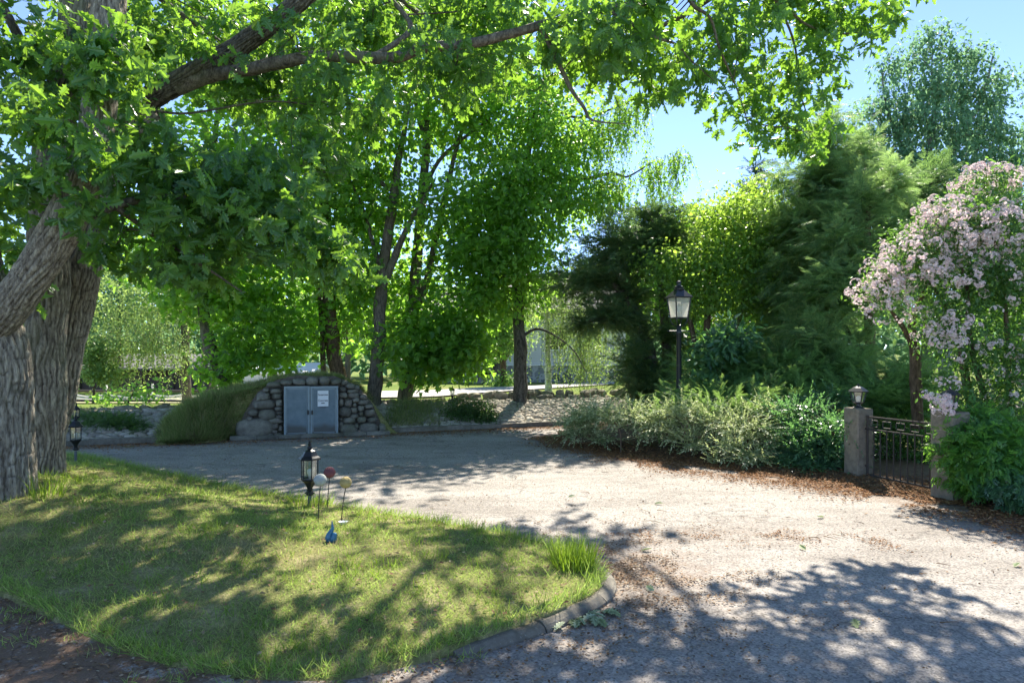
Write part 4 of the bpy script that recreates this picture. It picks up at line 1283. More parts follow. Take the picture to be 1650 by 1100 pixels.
# ------------------------------------------------------------------ the big oak
def oak():
    org = G(60, 800, land)
    root = thing('oak_tree', 'huge old oak with several furrowed trunks and branches reaching over the road', 'tree', tuple(org))
    stems = [
        [(0, 850, 6.8, .46), (4, 822, 6.8, .34), (7, 795, 6.8, .275), (10, 760, 6.8, .245), (10, 690, 6.8, .228), (9, 620, 6.8, .225), (2, 560, 6.8, .232), (-25, 480, 6.85, .24), (-60, 300, 7, .2), (-75, 60, 7.2, .17), (-70, -300, 7.5, .1)],
        [(74, 812, 7.85, .36), (74, 792, 7.88, .26), (74, 770, 7.9, .215), (74, 735, 7.9, .19), (75, 650, 7.9, .19), (75, 560, 7.95, .2), (76, 450, 8, .22), (82, 330, 8, .2), (90, 200, 8.1, .19), (118, 60, 8.2, .17), (125, -200, 8.3, .12), (130, -500, 8.5, .05)],
        [(84, 790, 8.5, .2), (84, 760, 8.5, .14), (88, 700, 8.5, .11), (102, 640, 8.5, .14), (110, 560, 8.5, .165), (122, 490, 8.5, .21), (132, 440, 8.5, .21), (150, 330, 8.6, .22), (195, 240, 8.6, .2), (228, 200, 8.55, .2), (252, 178, 8.5, .13)],
    ]
    allp = []
    for i, st in enumerate(stems):
        pts, rr = PT(st)
        mb = MB()
        q, _ = mb.tube(pts, rr, 130, 0, 26 if i < 3 else 8, oak_bark(i + 1.7))
        allp.append(q); set_furrow(mb.build('trunk', M['oak_bark'], root, True))
    limbsp = [
        [(-70, 570, 6.8, .17), (-30, 530, 6.7, .18), (8, 500, 6.6, .175), (55, 440, 6.5, .17), (98, 368, 6.45, .165), (132, 295, 6.45, .158), (153, 220, 6.5, .15), (167, 120, 6.6, .14), (176, 0, 6.7, .145), (185, -200, 7, .11), (200, -500, 7.5, .05)],
        [(205, 215, 8.55, .17), (235, 165, 8.5, .135), (290, 132, 8.4, .125), (345, 100, 8.35, .12), (400, 65, 8.3, .115), (480, 5, 8.2, .105), (620, -120, 8.3, .09), (800, -280, 8.6, .04)],
        [(285, 140, 8.4, .1), (340, 122, 8.35, .085), (400, 112, 8.3, .08), (480, 95, 8.2, .072), (540, 90, 8.15, .068), (600, 95, 8.1, .066), (650, 90, 8.05, .063), (680, 78, 8, .062), (770, 68, 8, .056), (870, 42, 8, .052), (950, 20, 8, .046), (1040, 4, 8, .038), (1160, -40, 8.2, .026), (1280, -70, 8.6, .01)],
        [(870, 42, 8, .036), (893, 85, 8, .03), (918, 140, 8, .025), (940, 172, 8, .02), (955, 194, 8, .013), (1010, 200, 8.1, .004)],
        [(985, 20, 8, .026), (1010, 32, 8, .022), (1040, 55, 8, .019), (1090, 72, 8.1, .016), (1110, 95, 8.2, .012), (1150, 130, 8.3, .005)],
        [(1100, -20, 8.1, .026), (1118, 10, 8.1, .022), (1145, 30, 8.2, .018), (1160, 80, 8.3, .014), (1190, 150, 8.8, .010), (1210, 215, 9.2, .004)],
        [(1160, -40, 8.2, .024), (1250, 0, 8.6, .019), (1300, 40, 8.9, .014), (1360, 55, 9.1, .009), (1430, 40, 9.2, .004)],
        [(1250, 0, 8.6, .018), (1280, 70, 9, .014), (1290, 150, 9.3, .01), (1310, 210, 9.4, .004)],
        [(600, 94, 8.1, .04), (660, 50, 8.3, .032), (640, 10, 8.6, .028), (590, -40, 9, .02), (560, -150, 9.5, .01)],
        [(110, 360, 6.5, .06), (190, 330, 6.8, .045), (270, 318, 7, .035), (360, 335, 7.2, .026), (450, 370, 7.3, .018), (560, 425, 7.4, .006)],
        [(185, 332, 6.8, .03), (250, 380, 7, .022), (330, 430, 7.1, .015), (390, 470, 7.2, .006)],
        [(90, 200, 8.1, .09), (60, 130, 8, .07), (20, 40, 7.8, .05), (-40, -60, 7.6, .03)],
        [(120, 60, 8.2, .1), (200, -60, 9, .08), (350, -200, 10.5, .06), (500, -260, 12, .035)],
        [(120, 0, 8.2, .1), (60, -200, 9.5, .08), (150, -300, 11.5, .05)],
    ]
    for st in limbsp:
        pts, rr = PT(st)
        big = st[0][3] > .12
        mb = MB()
        q, _ = mb.tube(pts, rr, 96 if big else 14, 0, 20 if big else 6, oak_bark(st[0][0] % 7 + .3) if big else ring_noise(1.5, 5, .35, st[0][0] % 9))
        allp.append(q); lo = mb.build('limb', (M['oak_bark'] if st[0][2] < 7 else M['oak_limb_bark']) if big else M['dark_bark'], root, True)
        if big: set_furrow(lo)
    allp = np.vstack(allp)
    blobs = [
        (60, 90, 7.6, 150, 130, 1.3, .8), (20, 300, 6.3, 60, 60, .4, .8), (130, 250, 6.15, 80, 80, .35, 1.1), (40, 440, 7.2, 60, 60, .5, .4),
        (250, 60, 9.3, 150, 100, 1.0, .8), (240, 260, 7.2, 90, 80, .9, 1), (165, 90, 6.2, 80, 80, .3, 1.5), (120, 330, 6.1, 45, 45, .2, .8), (60, 200, 6.3, 70, 60, .4, 1), (0, 310, 8.8, 50, 90, .6, 1), (-20, 190, 8.8, 60, 70, .6, .8), (25, 400, 8.9, 40, 60, .5, .7),
        (330, 330, 7.2, 160, 90, 1.0, 1.2), (440, 360, 7.3, 100, 85, .9, 1.2), (530, 420, 7.4, 75, 60, .6, 1.2), (300, 430, 7.2, 95, 50, .8, .9), (400, 290, 7.6, 110, 60, .9, .9), (180, 400, 7.4, 60, 55, .5, .8),
        (430, 120, 9.3, 140, 95, .9, .8), (600, 35, 9.2, 150, 70, 1.0, .8), (560, 165, 8.6, 110, 50, .9, .7), (740, 115, 8.8, 120, 50, .8, .8), (510, 250, 8.2, 90, 70, .9, .8),
        (790, 15, 8.9, 130, 60, 1.1, .8), (950, 75, 8.1, 120, 60, 1.0, 1.0), (1080, 110, 8.6, 90, 60, .9, .8), (1060, 10, 8.3, 130, 40, 1.0, .8),
        (1190, 70, 8.8, 90, 80, 1.0, .8), (1200, 190, 9.1, 60, 60, .6, .65), (1285, 130, 9.2, 70, 90, .8, .8), (1290, 215, 9.4, 60, 45, .6, .9), (1350, 30, 9.1, 110, 50, .9, .7), (1440, 20, 9.2, 40, 30, .4, .7), (1260, -10, 8.8, 120, 40, 1, .8), (330, 80, 7.9, 60, 50, .25, .5), (540, 80, 7.6, 70, 36, .25, .45), (690, 60, 7.6, 60, 30, .25, .5), (180, 150, 7.9, 60, 60, .3, .7), (440, 30, 7.8, 60, 40, .25, .4),
    ]
    above = [(100, -220, 9.5, 260, 220, 1.8, .14), (450, -180, 9.5, 260, 140, 1.8, .14), (760, -120, 9.2, 190, 80, 1.5, .16), (1010, -110, 9.2, 180, 70, 1.4, .16), (1230, -100, 9.2, 150, 60, 1.2, .2),
             (300, -450, 12, 300, 180, 2.8, .14), (650, -380, 12, 260, 140, 2.4, .14), (-250, 100, 7.2, 160, 260, 1.5, .2), (150, -120, 12, 220, 140, 2, .5), (480, -40, 12.0, 240, 120, 1.8, .6), (620, 60, 12.6, 130, 70, 1.6, 1.0), (760, 90, 12.6, 120, 60, 1.5, 1.1), (700, 0, 13.5, 160, 60, 1.8, .8), (450, 130, 12.4, 130, 70, 1.5, 1), (300, 30, 11.5, 140, 90, 1.6, .8), (950, 85, 12.3, 75, 45, 1.2, .8), (980, 15, 13.5, 110, 50, 1.5, .7), (1030, 75, 13.5, 80, 36, 1.0, .7)]
    fine = MB()
    limbs(fine, allp[::3], blobs, 7, .022)
    limbs(fine, allp[::3], above, 5, .06)
    fine.build('branches', M['dark_bark'], root, True)
    mb = MB()
    pos, out, _ = crown_points(blobs, 2500, .5, .45)
    rosettes(mb, T_OAK, pos, out, 7, .16, .3)
    pos, out, _ = crown_points(above, 1600, .5, .45)
    rosettes(mb, T_OAK, pos, out, 8, .15, .3)
    mb.build('crown', M['oak_leaf'], root, False)
oak()

# ------------------------------------------------------------------ trees on the bank
def gp(px, d):
    x = (px - CX) / F * d
    return (x, d, float(base_h(x, d)))
MG = 'leafy trees along the bank'
plant('maple_tree', 'maple with a leaning dark trunk rising at the left end of the turf mound', 'tree', gp(368, 16.6),
      [[(374, 655, 16.6, .22), (366, 628, 16.6, .165), (350, 585, 16.6, .15), (335, 545, 16.6, .145), (328, 500, 16.6, .135), (327, 440, 16.6, .12), (332, 350, 16.7, .1), (345, 240, 17, .07), (355, 120, 17, .04)]],
      [(350, 470, 16.6, 100, 55, 1.6), (420, 520, 16.8, 80, 60, 1.4), (455, 570, 17.0, 60, 40, 1.0, .9), (290, 390, 17, 120, 90, 1.8), (390, 260, 17.2, 150, 120, 2.0), (350, 80, 17.5, 170, 120, 2.2, .35), (390, 570, 16.4, 40, 45, .6, 1), (345, 600, 16.3, 26, 36, .4, 1)],
      'cl', M['maple_leaf'], M['dark_bark'], 1250, .165, 9, .26, flat=.28, upr=.45, group=MG)
plant('maple_tree', 'maple with a stout brown trunk and a thin second stem just behind the root cellar', 'tree', gp(546, 17.8),
      [[(549, 650, 17.8, .26), (545, 608, 17.8, .20), (538, 570, 17.8, .185), (534, 530, 17.8, .18), (530, 470, 17.8, .165), (527, 380, 17.8, .14), (520, 250, 18, .1), (510, 100, 18.2, .06)],
       [(524, 640, 17.7, .1), (521, 590, 17.7, .07), (519, 530, 17.7, .062), (515, 480, 17.7, .055), (505, 430, 17.7, .045), (490, 350, 17.7, .02)]],
      [(480, 420, 17.8, 90, 80, 1.8), (560, 360, 18, 90, 90, 1.8), (530, 220, 18.3, 130, 120, 2.2), (500, 530, 18.0, 55, 45, 1.2, .8), (580, 510, 18.2, 60, 70, 1.4, .8), (520, 60, 18.5, 160, 120, 2.4, .35)],
      'cl', M['maple_leaf'], M['brown_bark'], 1050, .165, 9, .26, flat=.28, upr=.45, group=MG)
plant('lime_tree', 'forked grey trunked tree standing just right of the root cellar', 'tree', gp(603, 17.2),
      [[(600, 665, 17.2, .26), (602, 648, 17.2, .2), (606, 600, 17.2, .17), (611, 540, 17.2, .165), (613, 480, 17.2, .16), (617, 440, 17.2, .14), (626, 370, 17.2, .13), (636, 310, 17.3, .115), (641, 265, 17.4, .09), (655, 190, 17.5, .06), (672, 60, 17.6, .03)],
       [(613, 470, 17.2, .11), (632, 425, 17.1, .1), (648, 385, 17.1, .085), (668, 345, 17, .06), (700, 290, 17, .03)],
       [(617, 445, 17.2, .08), (600, 390, 17.3, .06), (588, 345, 17.4, .04), (560, 280, 17.5, .02)],
       [(636, 310, 17.3, .07), (612, 290, 17.3, .055), (606, 240, 17.3, .045), (615, 130, 17.4, .02)]],
      [(600, 220, 17.5, 100, 80, 1.8, .7), (700, 330, 17.2, 70, 60, 1.2, .6), (580, 440, 17.4, 60, 60, 1.2, .7), (640, 560, 17.0, 45, 50, 1.0, .6), (660, 90, 17.8, 130, 110, 2.0, .4), (610, 330, 17.8, 80, 60, 1.4, .7)],
      'cl', M['lime_leaf'], M['dark_bark'], 900, .14, 10, .25, group=MG, flat=.28, upr=.45, T=T_LIME)
plant('lime_tree', 'tall tree with a lichen grey forked trunk and low drooping leafy boughs above the bank', 'tree', gp(652, 18.4),
      [[(648, 672, 18.2, .28), (651, 650, 18.2, .21), (657, 600, 18.2, .18), (663, 540, 18.2, .17), (668, 470, 18.2, .16), (673, 400, 18.2, .14), (680, 320, 18.3, .125), (688, 220, 18.4, .1), (690, 120, 18.5, .08), (700, -20, 18.6, .04)],
       [(668, 500, 18.2, .12), (686, 460, 18.2, .105), (697, 410, 18.2, .095), (712, 340, 18.3, .08), (735, 240, 18.4, .06), (745, 200, 18.4, .05), (760, 60, 18.6, .02)],
       [(690, 240, 18.4, .07), (672, 180, 18.4, .055), (664, 110, 18.5, .04), (650, 10, 18.5, .02)],
       [(686, 300, 18.4, .06), (715, 250, 18.3, .05), (790, 190, 18.3, .03)]],
      [(700, 540, 17.8, 75, 50, 1.2, 1.2), (740, 570, 17.6, 55, 45, 1.0, 1.2), (690, 590, 17.6, 40, 36, .7, 1), (760, 470, 18, 75, 70, 1.4, .8), (780, 380, 18, 90, 70, 1.6, .9), (730, 190, 18.6, 80, 60, 1.6, .45), (790, 90, 18.8, 120, 90, 2, .4), (640, 450, 18.6, 60, 60, 1.2, .6)],
      'cl', M['maple_leaf'], M['dark_bark'], 1500, .155, 10, .25, flat=.28, upr=.45, group=MG)
# birch with dark fissured bark
plant('birch_tree', 'birch with a straight dark fissured trunk on top of the cobbled bank', 'tree', gp(838, 18.6),
      [[(838, 668, 18.6, .30), (838, 645, 18.6, .205), (838, 600, 18.6, .185), (838, 560, 18.6, .175), (836, 520, 18.6, .165), (834, 460, 18.6, .15), (838, 370, 18.6, .125), (850, 250, 18.7, .09), (880, 120, 18.8, .06), (930, 20, 19, .02)],
       [(852, 250, 18.7, .07), (905, 290, 18.8, .055), (985, 280, 18.6, .04), (1010, 285, 18.5, .03), (1050, 262, 18.4, .012)],
       [(870, 160, 18.8, .05), (930, 190, 18.8, .035), (1000, 170, 18.6, .025), (1025, 155, 18.5, .01)],
       [(836, 545, 18.6, .05), (870, 530, 18.5, .035), (920, 560, 18.3, .02), (945, 600, 18.2, .008)]],
      [(850, 330, 18.5, 95, 90, 1.8, 1.3), (900, 230, 18.7, 80, 80, 1.8, 1.1), (840, 440, 18.3, 80, 60, 1.4, 1.1), (800, 290, 18.5, 70, 90, 1.6, 1.0), (940, 320, 18.4, 55, 45, 1.2, .9), (840, 190, 18.9, 100, 70, 1.8, .8), (800, 480, 18.3, 40, 50, .9, .7)],
      'cl', M['lime_leaf'], M['birch_old_bark'], 1750, .12, 12, .26, droop=.45, flat=.28, upr=.45, T=T_LIME, twigs=7, r0=.045,
      extra=strands([(985, 285, 18.5, 45, 16, .7), (1050, 262, 18.4, 30, 14, .6), (1010, 165, 18.5, 45, 16, .6), (960, 200, 18.7, 40, 22, .7), (1090, 250, 18.3, 22, 12, .4)], 330, .4, 1.7, .08, .034, 0, .10, T_DIA))
plant('birch_tree', 'slender white stemmed weeping birch on the lawn below the stone foundation', 'tree', gp(884, 22.5),
      [[(884, 636, 22.5, .13), (883, 600, 22.5, .105), (882, 560, 22.5, .1), (881, 500, 22.5, .085), (884, 420, 22.5, .05), (890, 350, 22.6, .02)]],
      [(930, 530, 22.3, 65, 60, 1.2, .8), (880, 480, 22.5, 60, 60, 1.4, .7), (950, 580, 22, 45, 35, .9, .8)],
      'cl', M['pale_leaf'], M['birch_white_bark'], 700, .065, 10, .22, droop=.7, T=T_DIA, twigs=6, r0=.03,
      extra=strands([(880, 480, 22.5, 60, 30, 1.2), (935, 530, 22.3, 60, 30, 1.2), (905, 450, 22.4, 60, 30, 1.2), (955, 560, 22.2, 36, 24, .9)], 260, .8, 2.8, .065, .06, 0, .06))
plant('round_tree', 'small round leafed tree with ivy at its foot in front of the house steps', 'tree', gp(812, 28),
      [[(812, 634, 28, .16), (811, 600, 28, .13), (809, 570, 28, .12), (800, 520, 28, .06)], [(811, 585, 28, .08), (822, 565, 28, .06), (835, 540, 28, .03)]],
      [(808, 540, 28, 42, 36, 1.1, 1), (822, 500, 28.2, 40, 36, 1.1, .8), (810, 617, 27.8, 17, 15, .4, 1.6), (795, 565, 28, 22, 20, .5, .8)],
      'cl', M['birch_leaf'], M['brown_bark'], 800, .13, 7, .25, T=T_LIME, twigs=4)
plant('birch_tree', 'pale grey trunked tree by the rail fence left of the root cellar', 'tree', gp(301, 30),
      [[(302, 656, 30, .27), (301, 640, 30, .21), (300, 600, 30, .19), (299, 560, 30, .18), (297, 500, 30, .15), (300, 420, 30, .1), (310, 340, 30, .05)]],
      [(250, 490, 29, 75, 50, 2, 1), (215, 550, 28.5, 60, 36, 1.6, .8), (262, 575, 28.5, 40, 26, 1.2, .7), (330, 450, 30, 60, 50, 2, .6), (240, 420, 30, 110, 60, 3, .7)],
      'cl', M['pale_leaf'], M['dark_bark'], 1000, .1, 9, .34, droop=.5, T=T_LIME, twigs=5, r0=.06,
      extra=strands([(230, 500, 28.5, 70, 30, 2), (200, 540, 28.5, 50, 24, 1.4), (275, 540, 28.5, 45, 30, 1.4)], 220, .8, 2.6, .09, .09))
# yellow lit shrub behind the oak trunk
plant('hazel_bush', 'bright yellow green bush in full sun just right of the oak trunk near the fence', 'bush', gp(150, 27),
      [[(150, 650, 27, .05), (152, 610, 27, .04), (150, 580, 27, .02)]],
      [(152, 585, 27, 22, 36, .7, 1), (178, 605, 27, 20, 16, .5, 1), (158, 560, 27, 16, 22, .5, 1)],
      'cl', M['pale_leaf'], M['brown_bark'], 330, .13, 8, .25, T=T_LIME, twigs=3, r0=.02)
plant('young_maple', 'low leafy sapling growing behind the stone wall left of the turf mound', 'bush', gp(205, 15.6),
      [[(205, 668, 15.6, .03), (206, 650, 15.6, .025), (215, 632, 15.6, .015), (225, 615, 15.6, .008)]],
      [(165, 640, 15.7, 26, 8, .3, .8), (215, 634, 15.6, 36, 13, .4, 1), (255, 630, 15.6, 22, 22, .4, .9), (200, 658, 15.5, 50, 10, .4, .8), (310, 660, 15.8, 36, 7, .3, .6)],
      'cl', M['lime_leaf'], M['brown_bark'], 110, .075, 6, .09, T=T_MAPLE, twigs=3, r0=.008)
# shrubs on the bank
plant('juniper_bush', 'dark sprawling bush on the left end of the cobbled bank behind the lantern', 'bush', gp(165, 14.8),
      [[(150, 712, 14.4, .04), (155, 695, 14.4, .03), (170, 680, 14.4, .02)]],
      [(150, 686, 14.5, 36, 22, .6, 1), (185, 684, 14.3, 38, 14, .5, .9), (215, 688, 14.2, 26, 8, .3, .7)],
      'cl', M['dark_bush_leaf'], M['brown_bark'], 620, .14, 6, .09, T=T_FROND_S, twigs=4, r0=.015, outw=1.0)
plant('round_bush', 'low dark rounded bush on the cobbled bank in front of the small lantern', 'bush', gp(758, 16.9),
      [[(760, 690, 16.8, .04), (760, 678, 16.8, .03), (762, 664, 16.8, .02)]],
      [(740, 668, 16.8, 26, 18, .5, 1), (768, 664, 16.8, 32, 20, .5, 1.2), (785, 676, 16.7, 20, 13, .4, .9), (745, 648, 17, 22, 9, .3, .5)],
      'cl', M['dark_bush_leaf'], M['brown_bark'], 900, .06, 8, .07, T=T_ELL, twigs=4, r0=.014)
def bank_grass():
    mb = MB(); n = 5200
    u = rng.random(n); px = 612 + 90 * u; 
    x = -3.0 + 1.6 * rng.random(n); s = .25 + 2.0 * rng.random(n)
    y = 16.4 + .4 * x + s * 1.077
    ok = rng.random(n) < np.exp(-((x + 2.55) / .75) ** 2); x, y = x[ok], y[ok]
    p = np.stack([x, y, base_h(x, y) - .01], 1)
    lean = rng.normal(size=(len(x), 3)) * .45; lean[:, 2] = .7
    mb.scatter(*T_BLADE, p, lean, randdir(len(x)), .14 + .2 * rng.random(len(x)), 0, .009)
    return tag(mb.build('bank_grass', M['mound_grass'], None), kind='stuff')
bank_grass()

# ------------------------------------------------------------------ right side planting
plant('yew_tree', 'dark spreading evergreen with leaning bare stems behind the street lamp', 'tree', gp(1040, 17),
      [[(1052, 672, 17, .2), (1048, 620, 17, .16), (1040, 560, 17, .15), (1022, 500, 17, .13), (990, 455, 17, .1), (975, 420, 17, .05)],
       [(1060, 670, 16.8, .14), (1056, 600, 16.8, .12), (1035, 520, 16.8, .11), (1000, 470, 16.7, .09), (960, 430, 16.7, .04)],
       [(1060, 670, 17.2, .14), (1075, 590, 17.2, .12), (1068, 480, 17.2, .1), (1060, 400, 17.2, .06), (1050, 350, 17.2, .03)]],
      [(1010, 400, 17, 75, 45, 1.1, 1), (1065, 385, 17.2, 60, 50, 1.1, 1), (950, 450, 16.8, 60, 32, .9, .9), (985, 510, 16.5, 60, 24, .8, .8), (940, 520, 16.5, 30, 16, .5, .6), (1020, 590, 16.5, 30, 70, .7, 1.2), (1055, 620, 16.4, 40, 50, .7, 1.3), (1085, 540, 17.2, 60, 70, .9, .6), (1010, 470, 16.9, 50, 40, .9, .7), (1055, 345, 17.2, 36, 25, .7, .7)],
      'plume', M['yew_leaf'], M['dark_bark'], 1650, .25, 11, .15, shell=.6, lump=.5, T=T_FROND_S, twigs=8, r0=.04, outw=1.0, droop=.15)
plant('pear_tree', 'airy tree with sunlit yellow green leaves just right of the street lantern', 'tree', gp(1165, 16),
      [[(1150, 690, 16, .1), (1142, 600, 16, .085), (1140, 520, 16, .08), (1150, 450, 16, .06), (1165, 380, 16, .03)],
       [(1148, 690, 16, .09), (1128, 600, 16, .075), (1115, 530, 16, .06), (1095, 460, 16, .035), (1075, 420, 16, .015)],
       [(1152, 690, 16, .08), (1170, 600, 16, .06), (1195, 500, 16, .045), (1220, 400, 16, .02)]],
      [(1100, 435, 15.8, 75, 36, .9, 1), (1175, 415, 16, 70, 50, 1.1, 1), (1165, 360, 16.2, 60, 45, 1.0, .9), (1230, 400, 16.3, 50, 60, 1.0, .9), (1140, 480, 15.6, 75, 30, .8, .7), (1215, 470, 16, 60, 50, 1, .7), (1215, 330, 16.6, 50, 40, 1, .8)],
      'cl', M['pear_leaf'], M['brown_bark'], 1700, .085, 10, .24, T=T_LIME, twigs=9, r0=.03)
plant('hazel_tree', 'full mid green tree filling in behind the yellow green one and the tall cypress', 'tree', gp(1190, 20),
      [[(1190, 690, 20, .12), (1188, 600, 20, .1), (1186, 480, 20, .08), (1180, 380, 20, .04)]],
      [(1120, 400, 20, 60, 50, 1.4, .8), (1180, 360, 20, 60, 36, 1.4, .9), (1245, 360, 20, 50, 50, 1.4, .9), (1200, 450, 19.5, 90, 60, 1.4, 1), (1240, 540, 19.5, 90, 60, 1.4, 1), (1150, 560, 19, 60, 70, 1.2, .9), (1105, 362, 19.5, 46, 30, 1.2, .9), (1060, 385, 20, 46, 36, 1.2, .8)],
      'cl', M['lime_leaf'], M['brown_bark'], 1800, .11, 9, .28, T=T_LIME, twigs=6, r0=.04)
CG = 'tall cypresses behind the gate'
plant('cypress_tree', 'tallest dark green cypress, its crown reaching up beside the oak leaves', 'tree', gp(1310, 15.5),
      [[(1312, 690, 15.5, .18), (1312, 560, 15.5, .15), (1314, 400, 15.6, .11), (1322, 250, 15.6, .06), (1330, 175, 15.6, .02)]],
      [(1325, 215, 15.6, 36, 50, .6, 1), (1318, 290, 15.6, 62, 60, .9, 1.1), (1300, 370, 15.5, 75, 60, 1.0, 1.1), (1300, 460, 15.4, 80, 65, 1.0, 1.1), (1290, 550, 15.2, 70, 60, 1, 1.1), (1365, 300, 15.8, 50, 60, .8, .9), (1385, 250, 16, 30, 40, .6, .7), (1245, 430, 15.8, 36, 80, .7, .8)],
      'plume', M['thuja_leaf'], M['dark_bark'], 1400, .29, 12, .17, shell=.6, lump=.5, T=T_FROND, twigs=9, r0=.03, outw=1.0, droop=.25, group=CG, wid=1.1)
plant('cypress_tree', 'open cypress with bare brown twigs and a visible dark trunk above the gate', 'tree', gp(1400, 14),
      [[(1404, 700, 14, .12), (1402, 560, 14, .1), (1400, 450, 14, .085), (1398, 370, 14, .06), (1402, 290, 14.2, .02)],
       [(1404, 610, 14, .06), (1370, 540, 13.8, .04), (1340, 490, 13.6, .015)], [(1404, 640, 14, .05), (1440, 590, 13.8, .035), (1475, 560, 13.6, .012)], [(1404, 660, 14, .06), (1350, 610, 13.5, .03), (1310, 600, 13.3, .01)]],
      [(1385, 330, 14.2, 45, 45, .7, 1), (1430, 300, 14.3, 40, 40, .6, .8), (1350, 390, 13.9, 50, 45, .7, .9), (1400, 440, 13.8, 55, 50, .7, .8), (1340, 470, 13.6, 60, 55, .8, 1), (1310, 550, 13.2, 60, 50, .8, 1.1), (1385, 560, 13.4, 45, 40, .6, .6), (1430, 380, 14, 40, 40, .5, .8), (1270, 590, 13.2, 50, 40, .7, 1)],
      'plume', M['thuja_leaf'], M['brown_bark'], 950, .25, 12, .15, shell=.6, lump=.5, T=T_FROND, twigs=12, r0=.028, outw=1.0, droop=.1, group=CG)
plant('spruce_tree', 'small dark spruce top showing against the sky behind the yellow green tree', 'tree', gp(1215, 24),
      [[(1216, 690, 24, .2), (1216, 500, 24, .14), (1217, 330, 24, .06), (1218, 255, 24, .01)]],
      [(1217, 280, 24, 14, 24, .3, 1), (1216, 320, 24, 30, 30, .7, 1), (1216, 380, 24, 45, 45, 1, 1), (1216, 460, 24, 60, 60, 1.4, .8)],
      'plume', M['spruce_leaf'], M['dark_bark'], 330, 0.36, 11, 0.22, T=T_FROND_S, twigs=6, r0=.03, outw=1.1, droop=.2)
plant('spruce_tree', 'dark pine top between the tall cypress and the pink blossom', 'tree', gp(1490, 19),
      [[(1492, 690, 19, .16), (1494, 500, 19, .12), (1498, 330, 19, .07), (1505, 265, 19, .02)]],
      [(1500, 290, 19, 36, 30, .7, 1), (1470, 330, 19, 50, 36, .8, 1), (1490, 400, 19, 70, 60, 1.1, .9), (1440, 450, 18.5, 60, 80, 1.2, .9)],
      'plume', M['yew_leaf'], M['dark_bark'], 460, 0.32, 11, 0.2, T=T_FROND_S, twigs=8, r0=.035, outw=1, droop=.1)
BB = [(1500, 60, 27, 26, 26, 1), (1530, 90, 27, 30, 26, 1), (1470, 95, 27, 30, 26, 1), (1430, 110, 27, 18, 22, .7), (1570, 95, 27, 24, 22, .8), (1500, 140, 26.6, 44, 26, 1.2), (1555, 145, 27, 34, 30, 1), (1430, 170, 27, 30, 30, 1), (1595, 165, 27, 26, 24, .8),
      (1470, 190, 26.5, 40, 30, 1.2), (1530, 205, 26.5, 44, 30, 1.2), (1590, 215, 27, 34, 26, 1), (1410, 220, 27, 34, 26, 1), (1630, 220, 27, 26, 18, .8), (1450, 260, 26.5, 50, 30, 1.2), (1540, 270, 26.5, 60, 36, 1.4), (1610, 265, 27, 30, 26, 1), (1400, 290, 27, 40, 40, 1.2), (1640, 255, 27, 30, 24, 1), (1390, 180, 27, 22, 22, .8), (1610, 130, 27, 20, 18, .7), (1480, 330, 26.5, 90, 40, 1.6), (1580, 330, 26.5, 60, 40, 1.4)]
plant('birch_tree', 'big weeping birch towering behind the cypresses on the right', 'tree', gp(1520, 27),
      [[(1525, 690, 27, .3), (1520, 500, 27, .25), (1505, 330, 26.4, .2), (1497, 240, 26.6, .12), (1506, 170, 26.9, .07), (1500, 110, 27, .03)],
       [(1504, 300, 27, .14), (1550, 220, 27, .1), (1585, 150, 27, .06), (1600, 90, 27, .03)],
       [(1506, 330, 27, .12), (1460, 250, 27, .09), (1430, 180, 27, .05), (1420, 110, 27, .02)]],
      BB, 'cl', M['far_birch_leaf'], M['birch_grey_bark'], 1350, .19, 9, .32, droop=.8, T=T_DIA, twigs=4, r0=.06, shell=.6, lump=.5,
      extra=strands(BB, 720, .8, 3.4, .18, .10))
# junipers low behind the variegated shrub
JG = 'feathery junipers under the street lamp'
for lab, blobs, n in [
    ('feathery juniper with layered boughs to the right of the lamp post', [(1160, 590, 13.6, 70, 30, .7, 1), (1190, 630, 13.2, 90, 22, .7, 1), (1230, 610, 13.4, 60, 30, .7, 1), (1110, 635, 12.8, 60, 16, .5, .9), (1150, 645, 12.4, 70, 14, .5, 1), (1235, 650, 12.0, 70, 18, .5, 1), (1270, 600, 13.0, 50, 36, .6, 1), (1060, 662, 12.5, 50, 10, .4, .9), (1180, 664, 11.7, 60, 12, .4, 1)], 1900),
    ('darker juniper spreading below the cypresses behind the pillar lantern', [(1300, 620, 12.6, 80, 36, .7, 1), (1360, 600, 12.4, 50, 40, .6, .9), (1420, 640, 11.4, 60, 36, .6, 1), (1470, 620, 11.6, 50, 40, .6, .9), (1290, 650, 11.8, 70, 18, .5, 1)], 1300)]:
    b = blobs[0]
    plant('juniper_bush', lab, 'bush', gp(b[0], b[2]), [[(b[0], 715, b[2], .05), (b[0] + 5, 670, b[2], .04), (b[0] + 12, 620, b[2], .02)]], blobs, 'plume', M['juniper_leaf'], M['brown_bark'], int(n * .55), 0.2, 12, 0.14, T=T_FROND, twigs=6, r0=.025, outw=1.0, droop=.05, group=JG)
plant('chestnut_sapling', 'broad leaved sapling catching light beside the lamp post', 'bush', gp(1160, 13.4),
      [[(1150, 715, 13.4, .03), (1152, 640, 13.4, .025), (1160, 560, 13.4, .012)]],
      [(1150, 560, 13.3, 30, 20, .4, 1), (1185, 545, 13.3, 36, 26, .4, 1), (1135, 590, 13.2, 26, 16, .3, 1), (1150, 610, 13, 20, 8, .3, .6)],
      'cl', M['glossy_leaf'], M['brown_bark'], 130, .17, 7, .12, T=T_ELL, twigs=4, r0=.014)
